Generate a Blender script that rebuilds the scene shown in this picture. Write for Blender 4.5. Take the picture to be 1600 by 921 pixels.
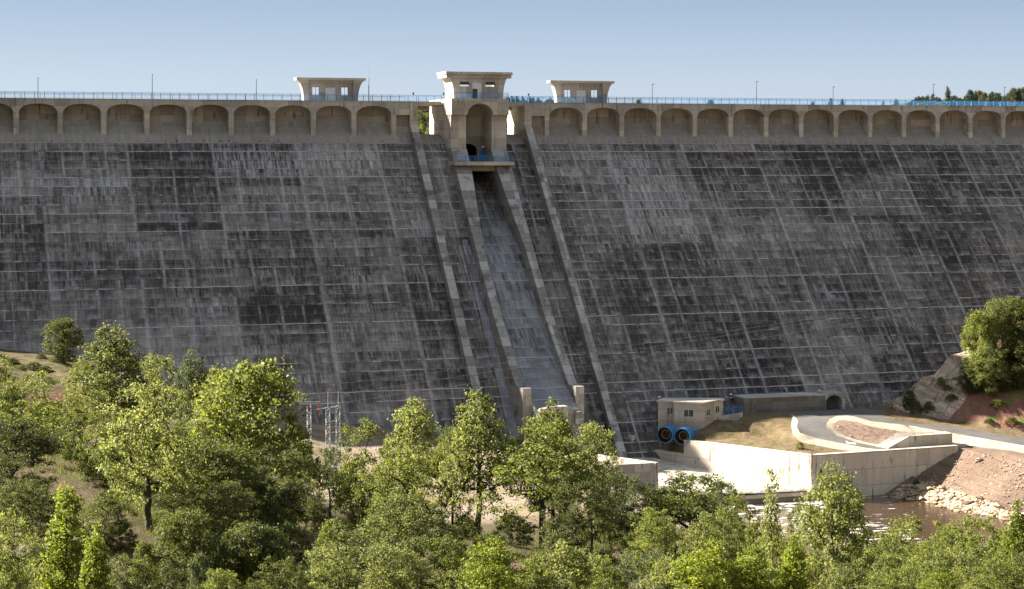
import bpy, math, random
import numpy as np
from mathutils import Vector, geometry
from mathutils import noise as mnoise

for o in list(bpy.data.objects): bpy.data.objects.remove(o)
scene = bpy.context.scene
col = scene.collection

# ------------------------------------------------------------------ camera, sky, sun, exposure
TH = math.atan(0.3226); CT, ST = math.cos(TH), math.sin(TH)
FP = 3162.0; VH = 243.0
cam_d = bpy.data.cameras.new('camera'); cam = bpy.data.objects.new('camera', cam_d); col.objects.link(cam)
cam_d.sensor_width = 36.0; cam_d.lens = FP / 1600 * 36.0
cam_d.shift_y = -(460.5 - VH) / 1600
cam_d.clip_start = 0.5; cam_d.clip_end = 9000
cam.location = (0, 0, 0); cam.rotation_euler = (math.pi / 2, 0, -TH)
scene.camera = cam

SUN = Vector((-1.35, 0.94, 1.0)).normalized()
sun_el = math.asin(SUN.z); sun_az = math.atan2(SUN.x, SUN.y)
world = bpy.data.worlds.new('World'); scene.world = world; world.use_nodes = True
wn = world.node_tree; wn.nodes.clear()
wo = wn.nodes.new('ShaderNodeOutputWorld'); wb = wn.nodes.new('ShaderNodeBackground'); sky = wn.nodes.new('ShaderNodeTexSky')
sky.sky_type = 'NISHITA'; sky.sun_disc = False; sky.sun_elevation = sun_el; sky.sun_rotation = sun_az
sky.altitude = 900; sky.air_density = 1.0; sky.dust_density = 0.8; sky.ozone_density = 1.0
# hazy summer air: a pale band at the horizon, blended with the physical sky
tc = wn.nodes.new('ShaderNodeTexCoord'); sx_ = wn.nodes.new('ShaderNodeSeparateXYZ'); rp = wn.nodes.new('ShaderNodeValToRGB')
wn.links.new(tc.outputs['Generated'], sx_.inputs[0]); wn.links.new(sx_.outputs[2], rp.inputs[0])
S_ = 1/0.115
els = rp.color_ramp.elements
stops = [(0.0, (.19, .19, .17)), (.012, (.245, .285, .325)), (.035, (.220, .272, .325)), (.078, (.150, .205, .275)), (.16, (.15, .195, .26)), (.5, (.20, .235, .29)), (1.0, (.19, .225, .29))]
els[0].position = 0.0; els[1].position = 1.0
for p_, c_ in stops[1:-1]: els.new(p_)
for e_, (p_, c_) in zip(els, stops):
    k_ = (.415 if p_ < .05 else .378) if p_ < .12 else (.37 if p_ < .3 else .53); e_.position = p_; e_.color = (c_[0]*k_*(1 if p_ < .12 else 1.08), c_[1]*k_, c_[2]*k_*(1.13 if p_ < .12 else .88), 1)
sc_ = wn.nodes.new('ShaderNodeVectorMath'); sc_.operation = 'SCALE'; sc_.inputs['Scale'].default_value = S_
wn.links.new(rp.outputs[0], sc_.inputs[0])
mx_ = wn.nodes.new('ShaderNodeMix'); mx_.data_type = 'RGBA'; mx_.inputs[0].default_value = 0.93
wn.links.new(sky.outputs[0], mx_.inputs[6]); wn.links.new(sc_.outputs[0], mx_.inputs[7])
wb.inputs['Strength'].default_value = 0.115
wn.links.new(mx_.outputs[2], wb.inputs['Color']); wn.links.new(wb.outputs[0], wo.inputs['Surface'])
sl = bpy.data.lights.new('sun', 'SUN'); sl.energy = 5.0; sl.angle = math.radians(0.53); sl.color = (1.0, 0.93, 0.82)
so = bpy.data.objects.new('sun', sl); col.objects.link(so)
so.rotation_euler = SUN.to_track_quat('Z', 'Y').to_euler(); so.location = (-60, 150, 90)
scene.view_settings.view_transform = 'Standard'; scene.view_settings.look = 'None'
scene.view_settings.gamma = 1.0; scene.view_settings.exposure = 2.15
scene.view_settings.use_curve_mapping = False

# ------------------------------------------------------------------ measuring helpers (pixel of the photo -> real place)
def ray(u, v):
    r = (u - 800) / FP; t = -(v - VH) / FP
    return (r * CT + ST, -r * ST + CT, t)
def onz(u, v, z):
    d = ray(u, v); k = z / d[2]; return (d[0] * k, d[1] * k, z)
def ondep(u, v, D):
    d = ray(u, v); return (d[0] * D, d[1] * D, d[2] * D)
def ony(u, v, y):
    d = ray(u, v); k = y / d[1]; return (d[0] * k, y, d[2] * k)
def facey(z, off=0.0): return 358.76 + 0.9 * z - off

# ------------------------------------------------------------------ object helpers
def tag(o, label=None, cat=None, group=None, kind=None):
    if label: o['label'] = label
    if cat: o['category'] = cat
    if group: o['group'] = group
    if kind: o['kind'] = kind
    return o
def thing(name, label, cat, loc=(0, 0, 0), rz=0.0, group=None):
    o = bpy.data.objects.new(name, None); col.objects.link(o)
    o.location = loc; o.rotation_euler = (0, 0, rz); o.empty_display_size = 0.5
    return tag(o, label, cat, group)

class MB:
    def __init__(s): s.v = []; s.f = []
    def add(s, vs, fs):
        b = len(s.v); s.v += [tuple(p) for p in vs]; s.f += [tuple(i + b for i in f) for f in fs]
    def box(s, x0, x1, y0, y1, z0, z1):
        s.add([(x0,y0,z0),(x1,y0,z0),(x1,y1,z0),(x0,y1,z0),(x0,y0,z1),(x1,y0,z1),(x1,y1,z1),(x0,y1,z1)],
              [(0,3,2,1),(4,5,6,7),(0,1,5,4),(1,2,6,5),(2,3,7,6),(3,0,4,7)])
    def prism_x(s, prof, x0, x1):     # prof = [(y,z)]
        n = len(prof)
        s.add([(x0, y, z) for y, z in prof] + [(x1, y, z) for y, z in prof],
              [tuple(range(n)), tuple(range(2*n-1, n-1, -1))] + [(i, i+n, (i+1) % n + n, (i+1) % n) for i in range(n)])
    def prism_y(s, prof, y0, y1):     # prof = [(x,z)]
        n = len(prof)
        s.add([(x, y0, z) for x, z in prof] + [(x, y1, z) for x, z in prof],
              [tuple(range(n)), tuple(range(2*n-1, n-1, -1))] + [(i, i+n, (i+1) % n + n, (i+1) % n) for i in range(n)])
    def prism_z(s, poly, z0, z1):     # poly = [(x,y)], z may be lists
        n = len(poly)
        a = z0 if isinstance(z0, (list, tuple)) else [z0]*n
        b = z1 if isinstance(z1, (list, tuple)) else [z1]*n
        s.add([(poly[i][0], poly[i][1], a[i]) for i in range(n)] + [(poly[i][0], poly[i][1], b[i]) for i in range(n)],
              [tuple(range(n-1, -1, -1)), tuple(range(n, 2*n))] + [(i, (i+1) % n, (i+1) % n + n, i+n) for i in range(n)])
    def tube(s, pts, r, n=6, caps=True):
        pts = [Vector(p) for p in pts]; rs = r if isinstance(r, (list, tuple)) else [r]*len(pts)
        rings = []; prev = None
        for i, p in enumerate(pts):
            d = (pts[min(i+1, len(pts)-1)] - pts[max(i-1, 0)]).normalized()
            up = Vector((0, 0, 1)) if abs(d.z) < 0.9 else Vector((0, 1, 0))
            if prev is not None: up = prev
            a = d.cross(up)
            if a.length < 1e-4: a = d.cross(Vector((1, 0, 0)))
            a.normalize(); b = a.cross(d).normalized(); prev = b
            rings.append([p + (a*math.cos(2*math.pi*k/n) + b*math.sin(2*math.pi*k/n))*rs[i] for k in range(n)])
        base = len(s.v)
        for rg in rings: s.v += [tuple(q) for q in rg]
        for i in range(len(rings)-1):
            for k in range(n):
                s.f.append((base+i*n+k, base+(i+1)*n+k, base+(i+1)*n+(k+1) % n, base+i*n+(k+1) % n))
        if caps:
            s.f.append(tuple(base+k for k in range(n))); m = base+(len(rings)-1)*n
            s.f.append(tuple(m+k for k in range(n-1, -1, -1)))
    def build(s, name, mat, parent=None, smooth=False, fix=True, bevel=0.0):
        off = Vector(parent.matrix_basis.translation) if parent is not None else Vector((0, 0, 0))
        if parent is not None and parent.parent is not None: off = Vector((0, 0, 0))
        if parent is not None: off = world_loc(parent)
        me = bpy.data.meshes.new(name)
        me.from_pydata([(x-off.x, y-off.y, z-off.z) for x, y, z in s.v], [], s.f)
        if fix:
            import bmesh
            bm = bmesh.new(); bm.from_mesh(me); bmesh.ops.recalc_face_normals(bm, faces=bm.faces[:]); bm.to_mesh(me); bm.free()
        me.materials.append(mat)
        if smooth: me.polygons.foreach_set('use_smooth', [True]*len(me.polygons))
        me.update()
        o = bpy.data.objects.new(name, me); col.objects.link(o)
        if parent is not None: o.parent = parent
        if bevel:
            m = o.modifiers.new('bevel', 'BEVEL'); m.width = bevel; m.segments = 2; m.limit_method = 'ANGLE'
        return o
def world_loc(o):
    p = Vector((0, 0, 0))
    while o is not None:
        p += Vector(o.location); o = o.parent
    return p

# ------------------------------------------------------------------ shader helper
class NT:
    def __init__(s, name):
        s.m = bpy.data.materials.new(name); s.m.use_nodes = True; s.t = s.m.node_tree; s.t.nodes.clear()
        s.out = s.t.nodes.new('ShaderNodeOutputMaterial')
    def n(s, typ, **kw):
        nd = s.t.nodes.new(typ)
        for k, v in kw.items(): setattr(nd, k, v)
        return nd
    def inp(s, sock, v):
        if v is None: return
        if hasattr(v, 'is_linked') or isinstance(v, bpy.types.NodeSocket): s.t.links.new(v, sock)
        else:
            if sock.type == 'RGBA' and len(v) == 3: v = (*v, 1)
            sock.default_value = v
    def math(s, op, a, b=None, c=None, clamp=False):
        nd = s.n('ShaderNodeMath', operation=op, use_clamp=clamp); s.inp(nd.inputs[0], a)
        if b is not None: s.inp(nd.inputs[1], b)
        if c is not None: s.inp(nd.inputs[2], c)
        return nd.outputs[0]
    def add(s, a, b): return s.math('ADD', a, b)
    def mul(s, a, b): return s.math('MULTIPLY', a, b)
    def sub(s, a, b): return s.math('SUBTRACT', a, b)
    def ss(s, x, lo, hi, a=0.0, b=1.0):     # smoothstep map
        nd = s.n('ShaderNodeMapRange', interpolation_type='SMOOTHSTEP'); s.inp(nd.inputs[0], x)
        for i, q in enumerate((lo, hi, a, b)): s.inp(nd.inputs[i+1], q)
        return nd.outputs[0]
    def lin(s, x, lo, hi, a=0.0, b=1.0):
        nd = s.n('ShaderNodeMapRange'); s.inp(nd.inputs[0], x)
        for i, q in enumerate((lo, hi, a, b)): s.inp(nd.inputs[i+1], q)
        return nd.outputs[0]
    def pos(s):
        g = s.n('ShaderNodeNewGeometry'); x = s.n('ShaderNodeSeparateXYZ'); s.t.links.new(g.outputs['Position'], x.inputs[0])
        return g.outputs['Position'], x.outputs[0], x.outputs[1], x.outputs[2]
    def vec(s, x=0.0, y=0.0, z=0.0):
        nd = s.n('ShaderNodeCombineXYZ'); s.inp(nd.inputs[0], x); s.inp(nd.inputs[1], y); s.inp(nd.inputs[2], z); return nd.outputs[0]
    def noise(s, v, scale=1.0, detail=3.0, rough=0.55, color=False):
        nd = s.n('ShaderNodeTexNoise'); s.inp(nd.inputs['Vector'], v); nd.inputs['Scale'].default_value = scale
        nd.inputs['Detail'].default_value = detail; nd.inputs['Roughness'].default_value = rough
        return nd.outputs[1 if color else 0]
    def white(s, v):
        nd = s.n('ShaderNodeTexWhiteNoise', noise_dimensions='3D'); s.inp(nd.inputs['Vector'], v); return nd.outputs[0]
    def mix(s, f, a, b, blend='MIX'):
        nd = s.n('ShaderNodeMix', data_type='RGBA', blend_type=blend); s.inp(nd.inputs[0], f)
        s.inp(nd.inputs[6], a); s.inp(nd.inputs[7], b); return nd.outputs[2]
    def bump(s, h, strength=0.5, dist=0.05):
        nd = s.n('ShaderNodeBump'); nd.inputs['Strength'].default_value = strength; nd.inputs['Distance'].default_value = dist
        s.inp(nd.inputs['Height'], h); return nd.outputs[0]
    def bsdf(s, color, rough=0.8, metal=0.0, normal=None, spec=0.3):
        b = s.n('ShaderNodeBsdfPrincipled'); s.inp(b.inputs['Base Color'], color); s.inp(b.inputs['Roughness'], rough)
        s.inp(b.inputs['Metallic'], metal); b.inputs['Specular IOR Level'].default_value = spec
        if normal is not None: s.inp(b.inputs['Normal'], normal)
        s.t.links.new(b.outputs[0], s.out.inputs[0]); return b

def simple(name, c, rough=0.6, metal=0.0, var=0.15, sc=1.5, spec=0.3):
    m = NT(name); p, x, y, z = m.pos()
    n = m.noise(p, sc, 4); f = m.lin(n, 0.3, 0.7, 1-var, 1+var)
    cc = m.mix(1.0, (*c, 1), m.vec(f, f, f), 'MULTIPLY'); m.bsdf(cc, rough, metal, spec=spec); return m.m

# --- dam face: lifts, formwork bays, lime runs, black weathering
def dam_face_mat(name='weathered_dam_concrete', pier=False, chute=False):
    m = NT(name); p, x, y, z = m.pos()
    warp = m.noise(m.vec(m.mul(x, .25), 0, m.mul(z, .25)), 1, 2)
    zz = m.add(z, m.mul(m.sub(warp, .5), .25))
    bx = m.math('DIVIDE', m.sub(x, 29.79), 15.08); bi = m.math('FLOOR', bx); bf = m.math('FRACT', bx)
    lx = m.math('DIVIDE', m.sub(zz, 2.15), 1.52)
    li = m.math('FLOOR', lx); lf = m.math('FRACT', lx)          # lf: 0 at lower joint, 1 at the upper joint
    sx = m.mul(bx, 4.0); si = m.math('FLOOR', sx); sf = m.math('FRACT', sx)
    r1 = m.white(m.vec(bi, li, 3)); r3 = m.white(m.vec(si, li, 8)); rb = m.white(m.vec(bi, 5, 2))
    grp = m.math('FLOOR', m.add(m.math('DIVIDE', li, 5.0), m.mul(rb, 7.0))); r2 = m.white(m.vec(bi, grp, 6))
    rl = m.white(m.vec(li, 1, 7))
    big = m.noise(m.vec(m.mul(x, .035), 0, m.mul(z, .05)), 1, 3)
    fine = m.noise(m.vec(x, y, z), 1.3, 8, .7)
    st1 = m.noise(m.vec(m.mul(x, 1.7), li, m.mul(z, .10)), 1, 4, .65)         # streaks that change at every lift
    st2 = m.noise(m.vec(m.mul(x, .55), 4, m.mul(z, .035)), 1, 4, .6)          # long streaks across lifts
    st3 = m.noise(m.vec(m.mul(x, 5.0), m.mul(li, 3.1), m.mul(z, .25)), 1, 3, .6)
    lam = m.noise(m.vec(m.mul(x, .12), 9, m.mul(z, 2.6)), 1, 4, .6)           # thin horizontal laminations
    tone = m.add(m.mul(m.sub(r1, .5), .15), m.mul(m.sub(r2, .5), .26))
    tone = m.add(tone, m.mul(m.sub(r3, .5), .05))
    tone = m.add(tone, m.mul(m.sub(big, .5), .45))
    tone = m.add(tone, m.mul(m.sub(st1, .5), .70))
    tone = m.add(tone, m.mul(m.sub(st2, .5), .60))
    tone = m.add(tone, m.mul(m.sub(st3, .5), .50))
    tone = m.add(tone, m.mul(m.sub(lam, .5), .55))
    tone = m.add(tone, m.mul(m.sub(fine, .5), .45))
    tone = m.add(tone, .415)
    # stains that belong to particular blocks of the wall (same place as on the real one)
    wz = m.add(z, m.mul(m.sub(m.noise(m.vec(m.mul(x, .35), 3, m.mul(z, .1)), 1, 4, .6), .5), 5.0))
    def patch(xa, xb, za, zb):
        a_ = m.mul(m.ss(x, xa, xa+.12), m.ss(x, xb, xb-.12)); return m.mul(a_, m.mul(m.ss(wz, za, za+1.2), m.ss(wz, zb, zb-1.2)))
    blk = None
    for xa, xb, za, zb in ((142.75, 157.85, -47, -28.5), (172.95, 188.05, -47, -29.5)):
        q = patch(xa, xb, za, zb); blk = q if blk is None else m.math('MAXIMUM', blk, q)
    for xa, xb, za, zb, k in ((172.95, 188.05, -13, 1.5, -.20), (188.05, 203.2, -26, -4, -.10), (203.2, 218.3, -9, 2, -.14), (157.85, 172.95, -47, -27, .10), (142.75, 172.95, -12, -2, -.06), (44.87, 59.85, -24, -11, -.10), (29.79, 44.87, -23, -14, -.12),
                              (14.73, 29.79, -15, -9, -.12), (29.79, 44.87, -34, -24, .09), (44.87, 59.85, -36, -27, .09), (59.85, 74.93, -24, -2, .03), (14.73, 44.87, -2.4, 1.6, -.10), (44.87, 59.85, -2.4, 1.6, -.12), (59.85, 90.0, -45, -29.5, .07), (74.93, 96.95, -22, -12, .05), (59.85, 74.93, -29, -24, -.10), (127.6, 142.75, -34, -22, -.07), (90.0, 96.95, -40, -20, -.08), (127.6, 150, -14, 1, .04)):
        tone = m.add(tone, m.mul(patch(xa, xb, za, zb), k))
    tone = m.add(m.mul(m.sub(tone, .415), 1.55), .375)
    dark = (.040, .036, .033); mid = (.162, .148, .136); lightc = (.34, .317, .298)
    c = m.mix(m.lin(tone, .08, .48), dark, mid); c = m.mix(m.lin(tone, .48, 1.0), c, lightc)
    # brown tinge in some lifts
    c = m.mix(m.mul(m.ss(m.white(m.vec(bi, li, 21)), .6, .9), .35), c, m.mix(1.0, c, (1.12, .98, .80, 1), 'MULTIPLY'))
    # black weathering, hanging below joints in the lower and right part
    bn = m.noise(m.vec(m.mul(x, .16), 2, m.mul(z, .14)), 1, 4, .6)
    low = m.lin(z, 0, -45, .0, .16)
    rt = m.lin(x, 110, 210, 0, .07)
    bth = m.add(m.add(bn, m.add(low, rt)), m.mul(m.sub(r1, .5), .10))
    bmask = m.math('MAXIMUM', m.mul(m.ss(bth, .60, .72), .8), blk)
    bedge0 = m.ss(m.add(m.add(m.mul(lam, .6), m.mul(st1, .9)), m.mul(fine, .35)), .78, .98)
    bedge = m.mul(bedge0, m.ss(m.noise(m.vec(m.mul(x, .3), 5, m.mul(z, .45)), 1, 5, .65), .36, .50))
    c = m.mix(m.mul(m.mul(bmask, bedge), .9), c, (.016, .014, .014, 1))
    # lime: line above each lift joint, vertical formwork lines, drips, wash patches
    hn = m.noise(m.vec(m.mul(x, .30), m.mul(li, 5.3), 1), 1, 4, .65)
    hsel = m.add(hn, m.mul(m.sub(rl, .5), .34)); hsel = m.add(hsel, m.mul(m.sub(m.white(m.vec(bi, li, 40)), .5), .16))
    hw = m.add(.05, m.mul(m.noise(m.vec(m.mul(x, .9), li, 60), 1, 3), .22))
    hline = m.mul(m.mul(m.ss(lf, hw, .015), m.ss(hsel, .47, .61)), m.ss(m.noise(m.vec(m.mul(x, 1.4), li, 77), 1, 4, .7), .30, .52, .15, 1.0))
    hfade = m.mul(m.ss(lf, .75, .0), m.mul(m.ss(m.noise(m.vec(m.mul(x, .5), m.mul(li, 3.3), 5), 1, 4), .46, .64), .36))
    hthin = m.mul(m.ss(lf, .06, .01), m.lin(hn, .35, .6, .10, .50))
    jd = m.math('MINIMUM', sf, m.sub(1.0, sf)); jb = m.math('MINIMUM', bf, m.sub(1.0, bf))
    wob = m.mul(m.sub(m.noise(m.vec(m.mul(x, .2), 11, m.mul(z, .12)), 1, 3), .5), .16)
    vw = m.noise(m.vec(m.mul(x, 2.5), li, m.mul(z, .5)), 1, 3)
    jr = m.math('ROUND', m.add(sx, wob)); jdw = m.math('ABSOLUTE', m.sub(m.add(sx, wob), jr))
    vn = m.add(m.noise(m.vec(jr, m.mul(z, .07), 3), 1, 4, .65), m.mul(m.sub(m.white(m.vec(jr, li, 12)), .5), .16))
    vsoft = m.mul(m.ss(jdw, m.add(.03, m.mul(vw, .14)), .0), m.ss(vn, .40, .62))
    vcrisp = m.mul(m.ss(jdw, .022, .006), m.ss(vn, .46, .66))
    jbm = m.math('ABSOLUTE', m.add(m.mul(jb, 15.08), m.mul(m.sub(m.noise(m.vec(bi, 1, m.mul(z, .35)), 1, 4), .5), .3)))
    bsoft = m.mul(m.ss(jbm, m.add(.12, m.mul(vw, .9)), .0), m.ss(vn, .30, .55, .22, 1.0))
    bline = m.mul(m.ss(m.add(jbm, m.mul(m.sub(vw, .5), .2)), .20, .05), m.ss(vn, .36, .54, .08, 1.0))
    drip = m.mul(m.ss(m.noise(m.vec(m.mul(x, 2.2), m.mul(li, 7.7), m.mul(z, .10)), 1, 4, .65), .57, .74),
                 m.ss(lf, m.mul(m.white(m.vec(m.math('FLOOR', m.mul(x, 1.6)), li, 4)), .8), 1.0))
    wash = m.mul(m.ss(m.noise(m.vec(m.mul(x, .09), 7, m.mul(z, .22)), 1, 4), .54, .70), m.ss(m.add(m.mul(st1, .65), m.mul(st3, .5)), .48, .72))
    lwash = m.mul(m.ss(m.noise(m.vec(m.mul(x, .8), 17, m.mul(z, .025)), 1, 4, .6), .55, .70), m.ss(st3, .35, .6, .2, 1.))
    lime = m.math('MAXIMUM', m.mul(hline, 1.0), m.mul(vsoft, .50)); lime = m.math('MAXIMUM', lime, m.mul(bline, .60))
    lime = m.math('MAXIMUM', lime, m.mul(vcrisp, .65)); lime = m.math('MAXIMUM', lime, m.mul(bsoft, .40)); lime = m.math('MAXIMUM', lime, hfade)
    lime = m.math('MAXIMUM', lime, m.mul(drip, .50)); lime = m.math('MAXIMUM', lime, m.mul(wash, .70 if not chute else 1.0))
    lime = m.math('MAXIMUM', lime, m.mul(lwash, .42)); lime = m.math('MAXIMUM', lime, hthin)
    lt = m.add(m.math('MAXIMUM', m.math('MAXIMUM', patch(134, 143, -17, 1), patch(143, 148, -17, -3)), m.math('MAXIMUM', patch(59.85, 90.0, -4.2, 1.6), m.mul(patch(14.73, 44.87, -6, -3.4), .8))), 0.0)
    lime = m.math('MAXIMUM', lime, m.mul(m.mul(lt, m.ss(m.add(m.mul(st1, .5), m.mul(st3, .6)), .44, .70)), .62))
    lime = m.mul(lime, m.lin(fine, .3, .6, .45, 1.0))
    limec = (.54, .53, .535) if not chute else (.47, .49, .53)
    c = m.mix(lime, c, (*limec, 1))
    if chute:
        cw = m.mul(m.ss(m.add(m.mul(st1, .5), m.mul(m.noise(m.vec(m.mul(x, .25), 3, m.mul(z, .12)), 1, 4), .6)), .42, .66), m.ss(z, -9, -14)); cw = m.math('MAXIMUM', cw, m.mul(m.ss(z, -30, -38), m.add(.35, m.mul(st1, .6))))
        c = m.mix(m.mul(cw, .62), c, (.37, .385, .42, 1))
    # thin dark line right under each joint
    dl = m.mul(m.ss(lf, .955, .985), m.ss(m.noise(m.vec(m.mul(x, .3), li, 30), 1, 3), .35, .55, .2, .9))
    c = m.mix(dl, c, (.022, .021, .022, 1))
    # cleaner band of concrete near the crest, with runs coming down out of it
    edge = m.add(z, m.mul(m.sub(st1, .5), 3.2)); edge = m.add(edge, m.mul(m.sub(st3, .5), 1.5))
    up = m.ss(edge, 1.6, 2.6)
    hard = m.ss(z, 2.1, 2.2, .25, 1.0)
    un = m.add(m.add(m.mul(st1, .5), m.mul(fine, .4)), m.mul(big, .4))
    upc = m.mix(m.lin(un, .45, .85), (.18, .162, .14, 1), (.36, .33, .29, 1))
    upc = m.mix(m.mul(m.ss(m.math('FRACT', m.math('DIVIDE', m.sub(z, 4.85), 30.)), .004, .0), .7), upc, (.32, .28, .22, 1))
    c = m.mix(m.mul(up, hard), c, upc)
    h = m.add(m.mul(m.ss(lf, .0, .05), .5), m.mul(fine, .5)); h = m.sub(h, m.mul(m.ss(m.mul(jb, 15.08), .1, .0), .8))
    m.bsdf(c, .88, normal=m.bump(h, .5, .08), spec=.25)
    return m.m

# --- pier / chute side wall concrete: lighter, cast in stepped lifts
def pier_mat():
    m = NT('pier_concrete'); p, x, y, z = m.pos()
    lx = m.math('DIVIDE', m.add(z, .35), 1.52); li = m.math('FLOOR', lx); lf = m.math('FRACT', lx)
    r = m.white(m.vec(li, m.math('FLOOR', m.mul(x, .15)), 2)); fine = m.noise(p, 1.6, 8, .7)
    st = m.noise(m.vec(m.mul(x, 2), m.mul(y, 2), m.mul(z, .2)), 1, 4, .6)
    t = m.add(m.add(m.mul(r, .45), m.mul(fine, .5)), m.mul(st, .35))
    c = m.mix(m.lin(t, .35, .95), (.15, .14, .13, 1), (.47, .45, .43, 1))
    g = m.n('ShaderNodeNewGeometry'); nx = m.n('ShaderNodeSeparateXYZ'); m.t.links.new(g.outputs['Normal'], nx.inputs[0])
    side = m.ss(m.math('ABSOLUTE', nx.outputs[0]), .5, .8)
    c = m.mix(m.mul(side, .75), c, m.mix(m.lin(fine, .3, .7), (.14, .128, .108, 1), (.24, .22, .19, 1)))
    c = m.mix(m.mul(m.ss(lf, .06, .0), .65), c, (.045, .042, .04, 1))
    drk = m.ss(m.add(m.noise(p, .35, 4), m.mul(st, .3)), .68, .82)
    c = m.mix(m.mul(drk, .6), c, (.05, .047, .047, 1))
    m.bsdf(c, .88, normal=m.bump(m.add(fine, m.ss(lf, 0, .06)), .4, .06), spec=.25); return m.m

# --- cast concrete with panel marks (towers, crest, new walls)
def concrete(name, lo, hi, lift=1.5, panel=2.6, stain=(.12, .105, .085), stain_amt=.5, drips=True, top=(.5, .46, .4)):
    m = NT(name); p, x, y, z = m.pos()
    hx = m.add(x, m.mul(y, .93))
    lx = m.math('DIVIDE', m.add(z, .35), lift); li = m.math('FLOOR', lx); lf = m.math('FRACT', lx)
    px = m.math('DIVIDE', hx, panel); pi = m.math('FLOOR', px); pf = m.math('FRACT', px)
    r = m.white(m.vec(li, pi, 2)); fine = m.noise(p, 2.2, 8, .7); mid = m.noise(p, .45, 4, .6)
    st = m.noise(m.vec(m.mul(x, 1.8), m.mul(y, 1.8), m.mul(z, .15)), 1, 5, .65)
    t = m.add(m.add(m.mul(r, .42), m.mul(fine, .45)), m.mul(mid, .5))
    c = m.mix(m.lin(t, .38, .95), (*lo, 1), (*hi, 1))
    if drips:
        d = m.mul(m.ss(m.add(st, m.mul(m.sub(mid, .5), .5)), .56, .72), stain_amt)
        c = m.mix(d, c, (*stain, 1))
    c = m.mix(m.mul(m.ss(lf, .06, .0), .6), c, (*stain, 1))
    jd = m.math('MINIMUM', pf, m.sub(1.0, pf))
    c = m.mix(m.mul(m.ss(m.mul(jd, panel), .05, .01), .35), c, (*stain, 1))
    m.bsdf(c, .85, normal=m.bump(m.add(fine, m.ss(lf, 0, .04)), .35, .04), spec=.25); return m.m

M = {}
M['face'] = dam_face_mat()
M['chute'] = dam_face_mat('chute_floor_concrete', chute=True)
M['pier'] = pier_mat()
M['crest'] = concrete('crest_concrete', (.25, .225, .195), (.50, .455, .40), stain=(.12, .10, .085), stain_amt=.85)
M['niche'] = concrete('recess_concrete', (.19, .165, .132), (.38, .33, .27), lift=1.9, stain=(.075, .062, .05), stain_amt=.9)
M['tower'] = concrete('tower_concrete', (.29, .255, .21), (.56, .50, .425), lift=1.7, panel=3.1, stain=(.13, .105, .08), stain_amt=.55)
M['newwall'] = concrete('channel_wall_concrete', (.40, .35, .28), (.62, .555, .465), lift=2.6, panel=2.5, stain=(.17, .125, .075), stain_amt=.95)
M['toewall'] = concrete('toe_wall_concrete', (.12, .108, .094), (.235, .212, .185), lift=1.2, panel=3.0, stain=(.07, .06, .05), stain_amt=.7)
M['blue'] = simple('blue_paint', (.035, .19, .43), .5, 0, .15, 2.0, .5)
M['bluemesh'] = simple('blue_rail_bars', (.06, .27, .55), .5, 0, .1)
M['white'] = simple('white_door_paint', (.72, .73, .72), .5, 0, .06)
M['steel'] = simple('galvanised_steel', (.33, .34, .34), .5, .5, .15, 4)
M['darksteel'] = simple('dark_steel', (.05, .05, .055), .5, .3)
M['black'] = simple('dark_void', (.012, .012, .013), .9)
M['glass'] = simple('dark_window_glass', (.03, .035, .04), .12, 0, .1, 1, .6)
M['frame'] = simple('white_window_frame', (.6, .6, .58), .5)
M['orange'] = simple('orange_insulator', (.45, .10, .03), .5)
M['wire'] = simple('aluminium_wire', (.35, .33, .30), .5, .2)
M['whitelamp'] = simple('white_lamp_cover', (.75, .77, .8), .4)
M['rubber'] = simple('pipe_lining', (.035, .03, .027), .7)
M['rust'] = simple('pipe_collar', (.28, .20, .12), .7)

# =================================================================== THE DAM
rng = random.Random(5)
DX = 108.8
dam = thing('concrete_dam', 'huge weathered grey concrete gravity dam with arcaded crest and central spillway filling the view', 'dam', (DX, 340, -44))
def face_prof(o=0.0):
    return [(372, 8.9), (364.4-o, 8.9), (364.4-o, 6.5), (364.1-o, 5.5), (363.25-o, 4.5), (362-o, 3.6), (facey(2.15, o), 2.15), (facey(-62, o), -62), (372, -62)]
edgesL = [-45.5, -30.4, -15.4, -.35, 14.73, 29.79, 44.87, 59.85, 74.93, 90.0, 96.95]
edgesR = [120.65, 127.6, 142.75, 157.85, 172.95, 188.05, 203.2, 218.3, 233.4, 248.5, 263.6, 278.7, 293.8, 309]
for ed in (edgesL, edgesR):
    for i in range(len(ed)-1):
        b = MB(); b.prism_x(face_prof(rng.uniform(-.05, .07)), ed[i], ed[i+1]-.015); b.build('wall_block', M['face'], dam)
# spillway bays with rounded ogee crest
def bay_prof():
    return [(372, 1.5), (370, 3.0), (368, 3.75), (366.4, 3.98), (364.8, 3.85), (363.2, 3.3), (361.5, 2.35), (360.2, 1.3), (facey(.2), .2), (facey(-62), -62), (372, -62)]
for x0, x1 in ((98.4, 103.45), (114.15, 119.2)):
    b = MB(); b.prism_x(bay_prof(), x0, x1); b.build('spillway_bay', M['face'], dam, smooth=False)
# central chute floor
ch = [(372, -3.2), (364, -3.3), (361.6, -3.7), (359.0, -4.9), (357.0, -6.4), (354.8, -8.6), (351.9, -11.6), (348.4, -14.3), (344.0, -17.3), (338.0, -23.2), (332.4, -28.4),
      (327.0, -33.0), (321.2, -37.7), (319.2, -38.95), (313.3, -41.75), (313.3, -42.3), (314.2, -46.0), (316.5, -62), (372, -62)]
b = MB(); b.prism_x(ch, 104.9, 112.7); b.build('chute_floor', M['chute'], dam)
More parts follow.
